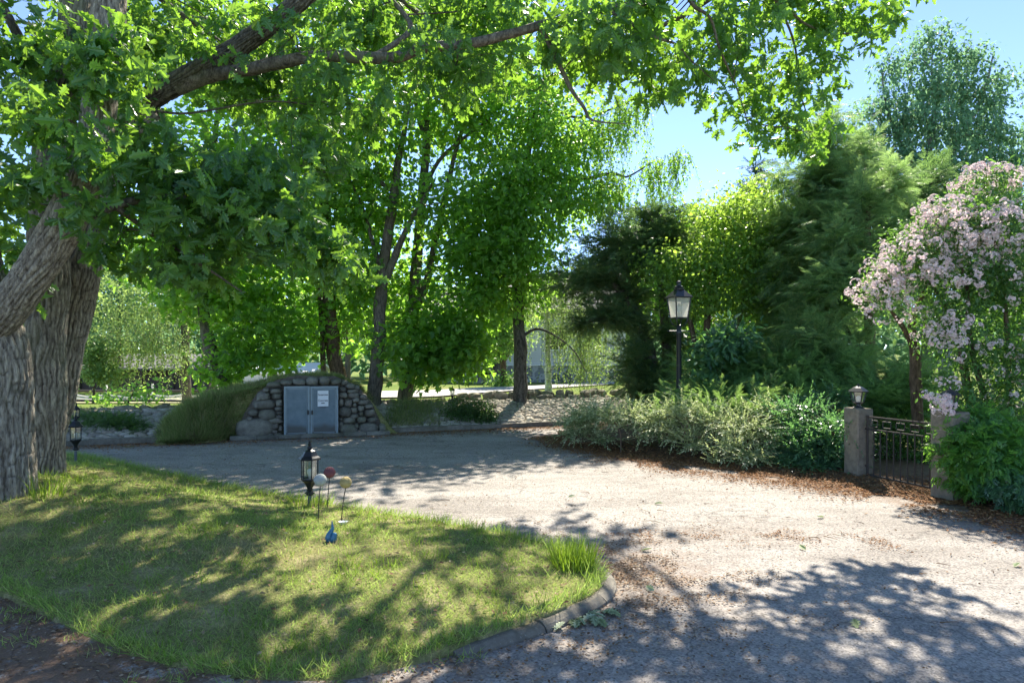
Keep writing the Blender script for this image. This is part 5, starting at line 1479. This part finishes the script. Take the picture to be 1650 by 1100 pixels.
# variegated dogwood along the road
plant('variegated_shrub', 'long low shrub with cream and green variegated leaves along the road edge', 'bush', gp(1050, 12),
      [[(1000, 728, 12, .014), (1000, 700, 12, .012), (990, 680, 12, .015)], [(1100, 722, 11.7, .014), (1100, 705, 11.3, .012), (1110, 680, 11.3, .015)], [(1200, 755, 10.8, .014), (1205, 715, 10.8, .012), (1200, 690, 10.8, .015)], [(940, 712, 12.9, .03), (935, 690, 12.9, .02), (925, 672, 12.9, .01)]],
      [(928, 676, 12.9, 30, 17, .45, 1), (965, 668, 12.7, 44, 16, .5, 1.1), (1015, 670, 12.3, 50, 16, .5, 1.1), (1068, 678, 11.9, 44, 17, .5, 1.1), (1110, 664, 11.9, 52, 18, .55, 1.1), (1155, 680, 11.4, 50, 18, .5, 1.1), (1198, 690, 11.0, 44, 20, .5, 1.1), (1228, 668, 11.4, 46, 19, .55, 1),
       (922, 697, 12.8, 24, 12, .3, .9), (952, 690, 12.9, 24, 10, .3, .8), (1088, 700, 11.6, 20, 15, .3, 1), (1120, 715, 11.2, 24, 12, .3, 1), (1178, 720, 10.7, 28, 15, .3, 1.1), (1212, 735, 10.5, 28, 13, .3, 1), (1150, 738, 10.7, 18, 7, .2, .8), (968, 706, 12.5, 22, 6, .25, .7), (1040, 696, 12.0, 18, 10, .3, .6), (1245, 705, 10.8, 26, 24, .4, .9)],
      'plume', M['varieg_leaf'], M['brown_bark'], 2300, .062, 15, .105, T=T_ELL, twigs=12, r0=.016, upr=.7, droop=.05, lump=.35)
plant('glossy_shrub', 'dense blue green shrub pressed against the stone pillar left of the gate', 'bush', gp(1320, 10.6),
      [[(1310, 770, 10.4, .04), (1312, 720, 10.4, .03), (1310, 670, 10.4, .02)], [(1350, 772, 10.1, .04), (1345, 730, 10.1, .03), (1340, 690, 10.1, .02)]],
      [(1290, 665, 10.9, 60, 26, .5, 1), (1330, 690, 10.4, 50, 28, .45, 1.1), (1345, 720, 10.1, 36, 34, .4, 1), (1300, 730, 10.3, 50, 30, .4, 1), (1280, 705, 10.6, 45, 30, .5, 1), (1368, 690, 9.75, 26, 18, .25, .9), (1362, 735, 9.8, 14, 30, .2, .6), (1330, 755, 10.0, 45, 14, .3, .9), (1340, 645, 11.2, 40, 18, .4, .8), (1265, 752, 10.4, 30, 12, .3, .7)],
      'plume', M['glossy_leaf'], M['brown_bark'], 1400, .066, 14, .10, T=T_ELL, twigs=8, r0=.016, upr=.7, droop=.1, lump=.35)
# shrub behind the gate
plant('glossy_shrub', 'sun speckled shrub seen through the bars of the iron gate', 'bush', gp(1440, 11.2),
      [[(1450, 785, 11, .03), (1450, 730, 11, .02), (1445, 690, 11, .01)]],
      [(1440, 690, 11, 50, 30, .5, 1), (1480, 720, 10.8, 40, 36, .5, 1), (1420, 735, 11, 30, 26, .4, .6), (1470, 660, 11.4, 50, 24, .5, 1)],
      'cl', M['bush_leaf'], M['brown_bark'], 900, .055, 9, .08, T=T_ELL, twigs=6, r0=.014)
# ------------------------------------------------------------------ blossoming shrub
def beauty_bush():
    g = gp(1580, 9.4)
    root = thing('blossom_bush', 'tall arching shrub covered in pale pink blossom beside the gate', 'bush', g)
    mb = MB()
    stems = [[(1590, 790, 9.4, .05), (1575, 700, 9.4, .042), (1560, 620, 9.5, .038), (1540, 530, 9.6, .03), (1490, 450, 9.6, .02), (1410, 455, 9.5, .008)],
             [(1600, 790, 9.3, .05), (1590, 660, 9.3, .042), (1565, 560, 9.3, .036), (1555, 450, 9.4, .025), (1520, 370, 9.5, .012)],
             [(1620, 790, 9.2, .05), (1625, 640, 9.2, .04), (1620, 500, 9.3, .03), (1600, 380, 9.4, .018), (1570, 320, 9.5, .008)],
             [(1640, 790, 9.2, .05), (1660, 620, 9.2, .04), (1670, 450, 9.3, .03), (1650, 340, 9.5, .012)],
             [(1480, 690, 10.2, .09), (1476, 620, 10.2, .085), (1474, 560, 10.2, .08), (1470, 520, 10.2, .06), (1485, 480, 10.2, .035), (1500, 430, 10.1, .015)],
             [(1474, 560, 10.2, .05), (1450, 520, 10.1, .035), (1420, 480, 9.9, .012)],
             [(1575, 690, 9.3, .03), (1555, 630, 9.2, .025), (1545, 560, 9.1, .015)]]
    tp = []
    for i, st in enumerate(stems):
        pts, rr = PT(st); q, _ = mb.tube(pts, rr, 9, 0, 5, ring_noise(1.5, 5, .3, i)); tp.append(q)
    tp = np.vstack(tp)
    leafb = [(1420, 470, 9.6, 36, 40, .4, .9), (1480, 410, 9.6, 60, 50, .6, 1), (1540, 370, 9.6, 60, 50, .7, 1), (1610, 360, 9.5, 70, 50, .8, 1), (1600, 300, 9.8, 60, 25, .6, .7), (1560, 460, 9.4, 70, 50, .7, 1.1), (1640, 450, 9.2, 70, 60, .8, 1.1), (1520, 520, 9.4, 55, 45, .5, .8), (1590, 560, 9.2, 70, 60, .7, 1), (1660, 600, 9.0, 60, 80, .7, 1.1), (1560, 640, 9.0, 50, 45, .5, .7), (1620, 680, 8.9, 60, 50, .5, 1), (1740, 480, 9.2, 80, 150, .9, .8), (1530, 620, 8.9, 26, 40, .25, .7)]
    limbs(mb, tp, leafb, 9, .02)
    mb.build('stems', M['brown_bark'], root, True)
    mb = MB()
    pos, out, _ = crown_points(leafb, 2600, .45, .3)
    clusters(mb, T_ELL, pos, out, 11, .09, .066, .35, .6, .8, .7)
    mb.build('foliage', M['bush_leaf'], root, False)
    # flower heads: domes of small five petalled flowers on the outer, upper side
    fb = [(1415, 465, 9.5, 42, 38, .45, 1.6), (1470, 420, 9.4, 60, 42, .6, 1.5), (1540, 375, 9.4, 66, 48, .7, 1.6), (1510, 345, 9.5, 40, 30, .5, 1.2), (1610, 375, 9.3, 75, 45, .8, 1.5), (1600, 292, 9.7, 62, 20, .6, 1.4), (1560, 440, 9.0, 70, 30, .5, .7), (1640, 470, 9.0, 60, 30, .5, .35), (1530, 510, 9.1, 45, 30, .35, .45), (1440, 500, 9.4, 40, 26, .4, .7), (1720, 400, 9.3, 70, 60, .8, 1.1)]
    pos, out, _ = crown_points(fb, 860, .26, .3)
    low = [(1540, 545, 8.9, 50, 30, .3, 1), (1600, 560, 8.8, 60, 60, .3, .6), (1522, 640, 8.05, 26, 44, .2, 2.2), (1625, 630, 8.8, 40, 50, .3, .5), (1500, 540, 9.4, 24, 20, .3, 1.4)]
    p2_, o2, _ = crown_points(low, 80, .4, .25)
    pos = np.vstack([pos, p2_]); out = np.vstack([out, o2])
    per = 15
    N = len(pos) * per
    hd = randdir(N); hd += np.repeat(out, per, 0) * .7 + np.array([0, -.25, .15]); hd = unit(hd)
    rad = np.repeat(.035 + .035 * rng.random(len(pos)), per)
    p = np.repeat(pos, per, 0) + hd * rad[:, None]
    mb = MB()
    mb.scatter(T_BLO[0], T_BLO[1], p, np.cross(hd, randdir(N)), hd, .034 * (.75 + .5 * rng.random(N)))
    mb.build('blossom', M['blossom'], root, False)
beauty_bush()
plant('fern_leaved_shrub', 'bright green shrub with divided leaves covering the second gate pillar', 'bush', gp(1575, 8.2),
      [[(1570, 800, 8.2, .03), (1568, 740, 8.2, .025), (1560, 690, 8.2, .012)], [(1610, 810, 8, .03), (1612, 740, 8, .02), (1620, 690, 8, .01)]],
      [(1560, 712, 8.0, 36, 36, .35, 1), (1582, 742, 7.85, 48, 36, .35, 1.1), (1540, 735, 8.0, 16, 34, .14, .8), (1620, 715, 8.0, 55, 40, .4, 1), (1572, 775, 7.9, 34, 22, .25, 1), (1578, 674, 8.2, 34, 16, .3, .8), (1640, 770, 7.8, 40, 26, .3, .6)],
      'cl', M['fern_leaf'], M['brown_bark'], 650, .13, 6, .08, T=T_PIN, twigs=8, r0=.012, outw=.9, droop=.35, upr=.4)
plant('fern_leaved_shrub', 'low blue green clump at the road edge at the far right corner', 'bush', gp(1630, 7.6),
      [[(1632, 820, 7.6, .02), (1632, 800, 7.6, .015), (1634, 780, 7.6, .008)]],
      [(1632, 785, 7.5, 34, 22, .25, 1), (1660, 800, 7.4, 40, 22, .3, 1)],
      'cl', M['glossy_leaf'], M['brown_bark'], 170, .11, 6, .06, T=T_PIN, twigs=4, r0=.01, outw=.9, droop=.3)

# ------------------------------------------------------------------ far trees
FG = 'trees in the distance'
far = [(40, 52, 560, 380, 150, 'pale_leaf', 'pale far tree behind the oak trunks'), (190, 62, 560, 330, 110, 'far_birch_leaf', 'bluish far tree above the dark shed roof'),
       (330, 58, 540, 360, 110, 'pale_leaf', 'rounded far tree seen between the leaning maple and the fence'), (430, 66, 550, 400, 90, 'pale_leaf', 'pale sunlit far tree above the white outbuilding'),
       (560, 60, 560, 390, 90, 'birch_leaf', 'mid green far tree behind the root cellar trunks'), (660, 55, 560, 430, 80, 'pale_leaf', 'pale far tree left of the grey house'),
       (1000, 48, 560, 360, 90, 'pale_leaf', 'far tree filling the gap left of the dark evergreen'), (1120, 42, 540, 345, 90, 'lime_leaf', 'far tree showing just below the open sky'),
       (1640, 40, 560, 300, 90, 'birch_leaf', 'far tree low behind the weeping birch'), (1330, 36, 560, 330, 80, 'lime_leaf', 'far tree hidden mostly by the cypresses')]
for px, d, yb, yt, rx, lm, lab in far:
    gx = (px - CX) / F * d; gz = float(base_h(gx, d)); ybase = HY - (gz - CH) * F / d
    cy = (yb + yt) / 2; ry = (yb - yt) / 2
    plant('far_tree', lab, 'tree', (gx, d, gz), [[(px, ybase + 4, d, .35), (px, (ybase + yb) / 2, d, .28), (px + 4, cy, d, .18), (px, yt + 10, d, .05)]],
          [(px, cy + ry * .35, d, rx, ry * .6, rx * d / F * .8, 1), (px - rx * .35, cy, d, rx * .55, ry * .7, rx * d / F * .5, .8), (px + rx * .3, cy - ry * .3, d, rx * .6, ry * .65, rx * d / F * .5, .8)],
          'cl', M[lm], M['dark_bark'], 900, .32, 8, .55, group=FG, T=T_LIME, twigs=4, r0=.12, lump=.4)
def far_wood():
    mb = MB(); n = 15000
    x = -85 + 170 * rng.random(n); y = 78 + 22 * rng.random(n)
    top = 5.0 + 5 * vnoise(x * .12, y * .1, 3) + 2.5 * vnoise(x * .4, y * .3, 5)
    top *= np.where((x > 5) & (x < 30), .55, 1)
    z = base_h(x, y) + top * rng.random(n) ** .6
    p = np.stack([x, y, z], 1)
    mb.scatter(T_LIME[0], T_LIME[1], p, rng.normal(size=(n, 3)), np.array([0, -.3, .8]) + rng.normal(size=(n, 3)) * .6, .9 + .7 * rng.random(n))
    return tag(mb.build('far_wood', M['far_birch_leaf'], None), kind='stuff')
far_wood()

# ------------------------------------------------------------------ far field, path, fence, buildings
def strip(name, pts_near, pts_far, mat, lift=.03, n=24):
    mb = MB(); V = []
    for t in np.linspace(0, 1, n):
        for s in np.linspace(0, 1, 5):
            a = np.array([np.interp(t, np.linspace(0, 1, len(pts_near)), [q[k] for q in pts_near]) for k in (0, 1)])
            b = np.array([np.interp(t, np.linspace(0, 1, len(pts_far)), [q[k] for q in pts_far]) for k in (0, 1)])
            c = a * (1 - s) + b * s
            V.append((c[0], c[1], float(base_h(c[0], c[1])) + lift))
    mb.add(np.array(V), [(i * 5 + j, (i + 1) * 5 + j, (i + 1) * 5 + j + 1, i * 5 + j + 1) for i in range(n - 1) for j in range(4)])
    return tag(mb.build(name, mat, None, True), kind='structure')
def gxy(px, py):
    q = G(px, py); return (q.x, q.y)
strip('field', [(-32, 30), (-20, 29), (-12, 29)], [(-46, 52), (-28, 52), (-15, 52)], M['pale_field'], .05)
strip('path', [gxy(600, 643), gxy(700, 641), gxy(770, 635), gxy(870, 628), gxy(990, 620)], [gxy(600, 632), gxy(700, 630), gxy(770, 626), gxy(870, 622.5), gxy(990, 614.5)], M['far_path'], .05)

def rail_fence():
    d = 38.0
    base = float(base_h(-20, d))
    x0, x1 = (110 - CX) / F * d, (500 - CX) / F * d
    zt = CH + (HY - 629) / F * d; zl = CH + (HY - 645) / F * d
    root = thing('rail_fence', 'dark wooden rail fence crossing the sunny field behind the bank', 'fence', ((x0 + x1) / 2, d, base))
    n = 7
    for i in range(n):
        x = x0 + (x1 - x0) * i / (n - 1)
        mb = MB(); h = float(base_h(x, d))
        mb.tube([(x, d, h - .3), (x, d, zt + .12)], [.075, .07], 8, 0, 1); mb.build('post', M['rail_wood'], root)
    for z in (zt, zl):
        mb = MB(); L = (x1 - x0) / 3
        for i in range(3):
            mb.tube([(x0 + L * i, d - .09 - .05 * (i % 2), z), (x0 + L * (i + .5), d - .1, z - .02), (x0 + L * (i + 1), d - .09 - .05 * (i % 2), z + .01)], [.07, .065, .07], 8, 0, 2)
        mb.build('rail', M['rail_wood'], root)
    # white tape fence just behind
    d2 = 42.0
    root2 = thing('tape_fence', 'white post and tape paddock fence behind the dark rails', 'fence', ((x0 + x1) / 2, d2, float(base_h(-20, d2))))
    xs = [(q - CX) / F * d2 for q in (120, 172, 246, 295, 350, 420, 480)]
    for x in xs:
        mb = MB(); h = float(base_h(x, d2)); mb.box((x, d2, h + .55), (.09, .07, 1.3), 0); mb.build('post', M['white_paint'], root2)
    for z, sag in ((CH + (HY - 635) / F * d2, .1), (CH + (HY - 641) / F * d2, .05)):
        mb = MB()
        for a, b in zip(xs[:-1], xs[1:]):
            mb.tube([(a, d2 - .06, z), ((a + b) / 2, d2 - .06, z - sag - .12 * rng.random()), (b, d2 - .06, z)], [.035] * 3, 6, 0, 4)
        mb.build('tape', M['white_tape'], root2)
rail_fence()

def shed():
    d = 62.0; x0, x1 = (130 - CX) / F * d, (330 - CX) / F * d
    zb = float(base_h(-35, d)); zt = CH + (HY - 596) / F * d
    root = thing('open_shed', 'low dark brown open fronted shed beyond the paddock fence', 'shed', ((x0 + x1) / 2, d, zb))
    c = (x0 + x1) / 2; w = x1 - x0
    mb = MB(); mb.box((c, d + 4, (zb + zt) / 2), (w, .2, zt - zb), 0); mb.box((c, d, zb + .6), (w, .15, 1.2), 0)
    for s in (-1, 1): mb.box((c + s * w / 2, d + 2, (zb + zt) / 2), (.2, 4.1, zt - zb), 0)
    mb.build('wall', M['shed_wood'], root)
    for i in range(5):
        mb = MB(); mb.box((x0 + w * i / 4, d - .2, (zb + zt) / 2), (.25, .25, zt - zb), 0); mb.build('post', M['shed_wood'], root)
    mb = MB()
    V = [(x0 - .5, d - .9, zt), (x1 + .5, d - .9, zt), (x1 + .5, d + 4.6, zt + 1.3), (x0 - .5, d + 4.6, zt + 1.3)]
    V += [(a, b, z + .18) for a, b, z in V]
    mb.add(np.array(V), [(3, 2, 1, 0), (4, 5, 6, 7), (0, 1, 5, 4), (1, 2, 6, 5), (2, 3, 7, 6), (3, 0, 4, 7)]); mb.build('roof', M['roof'], root)
shed()

def gable(root, x0, x1, y0, y1, zb, ze, zr, wallm, roofm, boards=False, along='x'):
    mb = MB()
    cx, cy = (x0 + x1) / 2, (y0 + y1) / 2
    V = [(x0, y0, zb), (x1, y0, zb), (x1, y1, zb), (x0, y1, zb), (x0, y0, ze), (x1, y0, ze), (x1, y1, ze), (x0, y1, ze), (x0, cy, zr), (x1, cy, zr)]
    mb.add(np.array(V), [(0, 1, 5, 4), (2, 3, 7, 6), (1, 2, 6, 9, 5), (3, 0, 4, 8, 7)])
    if boards:
        z = zb + .05
        while z < ze - .05:
            t = .026
            W_ = x1 - x0
            Vb = [(x0, y0 - .03, z), (x1, y0 - .03, z), (x1, y0 - .004, z + .2), (x0, y0 - .004, z + .2), (x0, y0 - .001, z), (x1, y0 - .001, z)]
            mb.add(np.array(Vb), [(0, 1, 2, 3), (4, 5, 1, 0)])
            z += .2
    w = mb.build('wall', wallm, root)
    mb = MB(); o = .4; s = (zr - ze) / (cy - y0)
    for sg in (0, 1):
        ya = y0 - o if sg == 0 else y1 + o
        a = [(x0 - o, ya, ze - o * s + .03), (x1 + o, ya, ze - o * s + .03), (x1 + o, cy, zr + .03), (x0 - o, cy, zr + .03)]
        b = [(p, q, r + .14) for p, q, r in a]
        mb.add(np.array(a + b), [(3, 2, 1, 0), (4, 5, 6, 7), (0, 1, 5, 4), (1, 2, 6, 5), (2, 3, 7, 6), (3, 0, 4, 7)])
    mb.build('roof', roofm, root)

def window(root, c, w, h, y):
    f = MB(); t = .08
    for s in (-1, 1):
        f.box((c[0] + s * (w / 2), y - .05, c[1]), (t, .1, h + t), 0); f.box((c[0], y - .05, c[1] + s * h / 2), (w - t, .1, t), 0)
    f.box((c[0], y - .045, c[1]), (.05, .07, h - t), 0)
    o = f.build('window', M['white_paint'], root)
    g = MB(); g.box((c[0], y - .03, c[1]), (w - t, .02, h - t), 0); p = g.build('pane', M['dark_glass'], o); p.data.transform(Matrix.Translation(-Vector(root['_o'])))

def house():
    d = 33.0; k = d / F
    zb = .45
    x0, xm, x1 = (700 - CX) * k, (795 - CX) * k, (1010 - CX) * k
    root = thing('grey_house', 'grey boarded house on a rubble stone foundation behind the far lawn', 'house', ((x0 + x1) / 2, d, zb))
    gable(root, x0, (788 - CX) * k, d, d + 8, zb - .1, zb + 2.5, zb + 4.6, M['siding'], M['roof'], True)
    zf = CH + (HY - 589) * k
    mb = MB(); mb.box(((xm + x1) / 2, d + 4, (zb + zf) / 2 - .1), (x1 - xm, 8, zf - zb + .2), 0); mb.box(((xm + x1) / 2, d - .02, zf + .03), (x1 - xm + .1, .12, .06), 1); mb.build('foundation', [M['masonry'], M['white_paint']], root)
    gable_root = root
    mb = MB()
    V = [(xm, d + .06, zf), (x1, d + .06, zf), (x1, d + .06, zf + 2.6), (xm, d + .06, zf + 2.6)]
    mb.box(((xm + x1) / 2, d + 4, zf + 1.3), (x1 - xm - .1, 7.88, 2.6), 0); mb.build('wall', M['pale_render'], root)
    mb = MB(); o = .4
    a = [(xm - o, d - .4, zf + 2.55), (x1 + o, d - .4, zf + 2.55), (x1 + o, d + 4, zf + 4.8), (xm - o, d + 4, zf + 4.8)]
    b = [(p, q, r + .15) for p, q, r in a]; mb.add(np.array(a + b), [(3, 2, 1, 0), (4, 5, 6, 7), (0, 1, 5, 4), (1, 2, 6, 5), (2, 3, 7, 6), (3, 0, 4, 7)])
    a = [(xm - o, d + 8.4, zf + 2.55), (x1 + o, d + 8.4, zf + 2.55), (x1 + o, d + 4, zf + 4.8), (xm - o, d + 4, zf + 4.8)]
    b = [(p, q, r + .15) for p, q, r in a]; mb.add(np.array(a + b), [(0, 1, 2, 3), (7, 6, 5, 4), (0, 4, 5, 1), (1, 5, 6, 2), (2, 6, 7, 3), (3, 7, 4, 0)])
    mb.build('roof', M['roof'], root)
    for px in (900, 955): window(root, ((px - CX) * k, zf + 1.3), .9, 1.1, d + .06)
    window(root, ((735 - CX) * k, zb + 1.5), .9, 1.1, d)
    # dark doorway, steps and railing
    xd = (793 - CX) * k
    mb = MB(); mb.box((xd + .1, d - .05, zb + 1.25), (.62, .1, 1.7), 0); mb.build('door', M['dark_glass'], root)
    for i in range(3):
        mb = MB(); mb.box((xd - .1, d - .45 - .3 * (2 - i), zb + .07 + .15 * i), (1.5 - .1 * i, .6, .15), 0); mb.build('step', M['step_stone'], root)
    for s in (-.62, .5):
        mb = MB()
        mb.tube([(xd + s, d - 1.2, zb), (xd + s, d - 1.2, zb + 1.0)], [.025] * 2, 6, 0, 1)
        mb.tube([(xd + s, d - 1.2, zb + 1.0), (xd + s, d - .1, zb + 1.5)], [.025] * 2, 6, 0, 1)
        mb.tube([(xd + s, d - 1.2, zb + .55), (xd + s, d - .1, zb + 1.05)], [.02] * 2, 6, 0, 1)
        mb.build('railing', M['gate_iron'], root)
house()
def flower_pot():
    g = P(781, 627, 31.2); g.z = float(base_h(g.x, g.y))
    root = thing('flower_pot', 'dark urn of pale flowers standing at the foot of the house steps', 'flower pot', tuple(g))
    mb = MB(); mb.lathe(tuple(g), [(.14, 0), (.16, .04), (.07, .1), (.07, .2), (.2, .34), (.27, .5), (.3, .54), (.24, .55)], 14); mb.build('urn', M['black_iron'], root, True)
    mb = MB(); n = 260; d = randdir(n); d[:, 2] = np.abs(d[:, 2])
    mb.scatter(T_ELL[0], T_ELL[1], np.array(g) + np.array([0, 0, .55]) + d * np.array([.32, .32, .3]) * rng.random((n, 1)) ** .4, d, randdir(n), .14); mb.build('flowers', M['varieg_leaf'], root)
flower_pot()
def outbuilding():
    d = 52.0; k = d / F; zb = float(base_h(-18, d))
    x0, x1 = (392 - CX) * k, (500 - CX) * k
    root = thing('white_outbuilding', 'low white outbuilding with a pale roof glimpsed above the turf mound', 'outbuilding', ((x0 + x1) / 2, d, zb))
    gable(root, x0, x1, d, d + 5, zb, CH + (HY - 600) * k, CH + (HY - 588) * k, M['pale_render'], M['white_paint'])
    window(root, ((440 - CX) * k, CH + (HY - 609) * k), .9, .7, d)
outbuilding()

# ------------------------------------------------------------------ litter on the road
def litter():
    mb = MB()
    def spread(x, y, size, mat, z=.006, hf=None, flat=True):
        n = len(x)
        zz = (hf(x, y) if hf else 0 * x) + z + .006 * rng.random(n)
        p = np.stack([x, y, zz], 1)
        a = rng.random(n) * 6.283
        d = np.stack([np.cos(a), np.sin(a), rng.normal(size=n) * .12], 1)
        up = np.array([0, 0, 1.]) + rng.normal(size=(n, 3)) * .3
        mb.scatter(T_DIA[0], T_DIA[1], p, d, up, size * (.5 + rng.random(n)), mat, None)
    road_ok = lambda x, y: ~inside(LAWN, x, y) & (kerb_s(x, y) < 0) & (np.abs(x) < .8 * y + .5)
    bx = np.array(BED)
    # needle drift along the planting
    d = np.concatenate([[0], np.cumsum(np.hypot(*np.diff(bx, axis=0).T))])
    n = 30000; s = rng.random(n) * d[-1]
    x = np.interp(s, d, bx[:, 0]); y = np.interp(s, d, bx[:, 1])
    off = rng.normal(size=n) * .42 - .05
    x -= off * .62; y -= off * .78
    x += rng.normal(size=n) * .1
    ok = vnoise(x * 2.2, y * 2.2, 2) > .25; x, y = x[ok], y[ok]
    spread(x, y, .035, 1, .012, lambda a, b: np.where(inside(BED_POLY, a, b), np.maximum(-.02 + .10 * smooth(dist_poly(BED, a, b, False) / .9), 0), .0))
    # foot of the far kerb
    n = 9000; x = -12 + 14 * rng.random(n); y = 16.4 + .4 * x - np.abs(rng.normal(size=n)) * .5
    spread(x, y, .035, 1)
    # general scatter over the road
    n = 12000; x = -9 + 17 * rng.random(n); y = 3.3 + 12.5 * rng.random(n)
    ok = road_ok(x, y) & (vnoise(x * .9, y * 1.6, 9) * .65 + vnoise(x * 3, y * 3, 3) * .35 > .42); x, y = x[ok], y[ok]
    spread(x, y, .022, 0)
    n = 16000; x = -4 + 5.6 * rng.random(n); y = 3.3 + 2.9 * rng.random(n)
    ok = road_ok(x, y) & (rng.random(n) < np.exp(-dist_poly(LAWN, x, y) / .45)); x, y = x[ok], y[ok]
    spread(x, y, .022, 0)
    n = 13000; x = .8 + 1.5 * rng.normal(size=n) * .5; y = 5.5 + 1.6 * rng.normal(size=n) * .5
    ok = road_ok(x, y) & (vnoise(x * 2.5, y * 4, 21) * .6 + vnoise(x * 7, y * 9, 22) * .4 > .54); spread(x[ok], y[ok], .02, 0)
    n = 2200; x = .9 + 2.6 * rng.random(n); y = 6.6 - .12 * (x - 1) + rng.normal(size=n) * .16 + .12 * np.sin(x * 3)
    ok = vnoise(x * 3.3, y * 4, 12) > .5; spread(x[ok], y[ok], .02, 1)
    # bits on the lawn
    n = 1500; x = -6 + 6.6 * rng.random(n); y = 3.8 + 5 * rng.random(n)
    ok = inside(LAWN, x, y); spread(x[ok], y[ok], .035, 0, .02, lawn_h)
    # pale green fallen leaves near the kerb tip and across the road
    gx = [.53, .50, .58, .45, .62, .3, .22, .95, 1.2, 2.6, 3.2, 4.2, 1.7, .8, 2.2]; gy = [4.45, 4.5, 4.42, 4.38, 4.5, 4.3, 4.22, 5.0, 6.0, 6.1, 7.2, 5.6, 7.9, 8.3, 4.4]
    for a, b in zip(gx, gy):
        k = 5 if b < 4.6 and .4 < a < .7 else 1
        x = a + rng.normal(size=k) * .03; y = b + rng.normal(size=k) * .03
        p = np.stack([x, y, .012 + .02 * rng.random(k)], 1)
        t = rng.random(k) * 6.28
        mb.scatter(T_OAK[0], T_OAK[1], p, np.stack([np.cos(t), np.sin(t), .1 + 0 * t], 1), np.array([0, 0, 1.]) + rng.normal(size=(k, 3)) * .4, .085 + .03 * rng.random(k), 2)
    # twigs
    for i in range(70):
        x = -3 + 8 * rng.random(); y = 3.6 + 7 * rng.random()
        if not road_ok(np.array([x]), np.array([y]))[0]: continue
        a = rng.random() * 6.28; L = .05 + .14 * rng.random()
        mb.tube([(x, y, .01), (x + L * .5 * math.cos(a), y + L * .5 * math.sin(a), .016), (x + L * math.cos(a + .2), y + L * math.sin(a + .2), .01)], [.004, .003, .002], 5, 0, 2)
    return tag(mb.build('leaf_litter', [M['litter'], M['needles'], M['green_litter']], None), kind='stuff')
litter()

# ------------------------------------------------------------------ light, sky, camera
EL, AZ = math.radians(47.5), math.radians(15)
w = bpy.data.worlds.new("World"); S.world = w; w.use_nodes = True
nt = w.node_tree; nt.nodes.clear()
out = nt.nodes.new('ShaderNodeOutputWorld'); bg = nt.nodes.new('ShaderNodeBackground'); sky = nt.nodes.new('ShaderNodeTexSky')
sky.sky_type = 'NISHITA'; sky.sun_disc = False; sky.sun_elevation = EL; sky.sun_rotation = AZ
sky.air_density = .45; sky.dust_density = 0.0; sky.ozone_density = 4.5
bg.inputs['Strength'].default_value = .077
nt.links.new(sky.outputs[0], bg.inputs[0]); nt.links.new(bg.outputs[0], out.inputs[0])
ld = bpy.data.lights.new('sun', 'SUN'); ld.energy = 2.0; ld.angle = math.radians(.53); ld.color = (1, .99, .97)
lo = bpy.data.objects.new('sun', ld); COL.objects.link(lo)
sd = Vector((math.sin(AZ) * math.cos(EL), math.cos(AZ) * math.cos(EL), math.sin(EL)))
lo.rotation_euler = sd.to_track_quat('Z', 'Y').to_euler(); lo.location = sd * 40
cd = bpy.data.cameras.new('camera'); co = bpy.data.objects.new('camera', cd); COL.objects.link(co); S.camera = co
co.location = (0, 0, CH); co.rotation_euler = (math.pi / 2, 0, 0)
cd.sensor_width = 36; cd.lens = 36 * F / 1650; cd.shift_y = (HY - 550) / 1650; cd.clip_start = .05; cd.clip_end = 5000
S.view_settings.view_transform = 'Standard'; S.view_settings.look = 'None'; S.view_settings.gamma = 1
S.view_settings.exposure = 2.62
S.view_settings.use_white_balance = True; S.view_settings.white_balance_temperature = 7500
S.render.engine = 'CYCLES'
c = S.cycles; c.max_bounces = 12; c.diffuse_bounces = 10; c.glossy_bounces = 2; c.transmission_bounces = 5; c.transparent_max_bounces = 8
c.sample_clamp_indirect = 6
c.use_denoising = True; c.caustics_reflective = False; c.caustics_refractive = False
for o in bpy.data.objects:
    if '_o' in o: del o['_o']
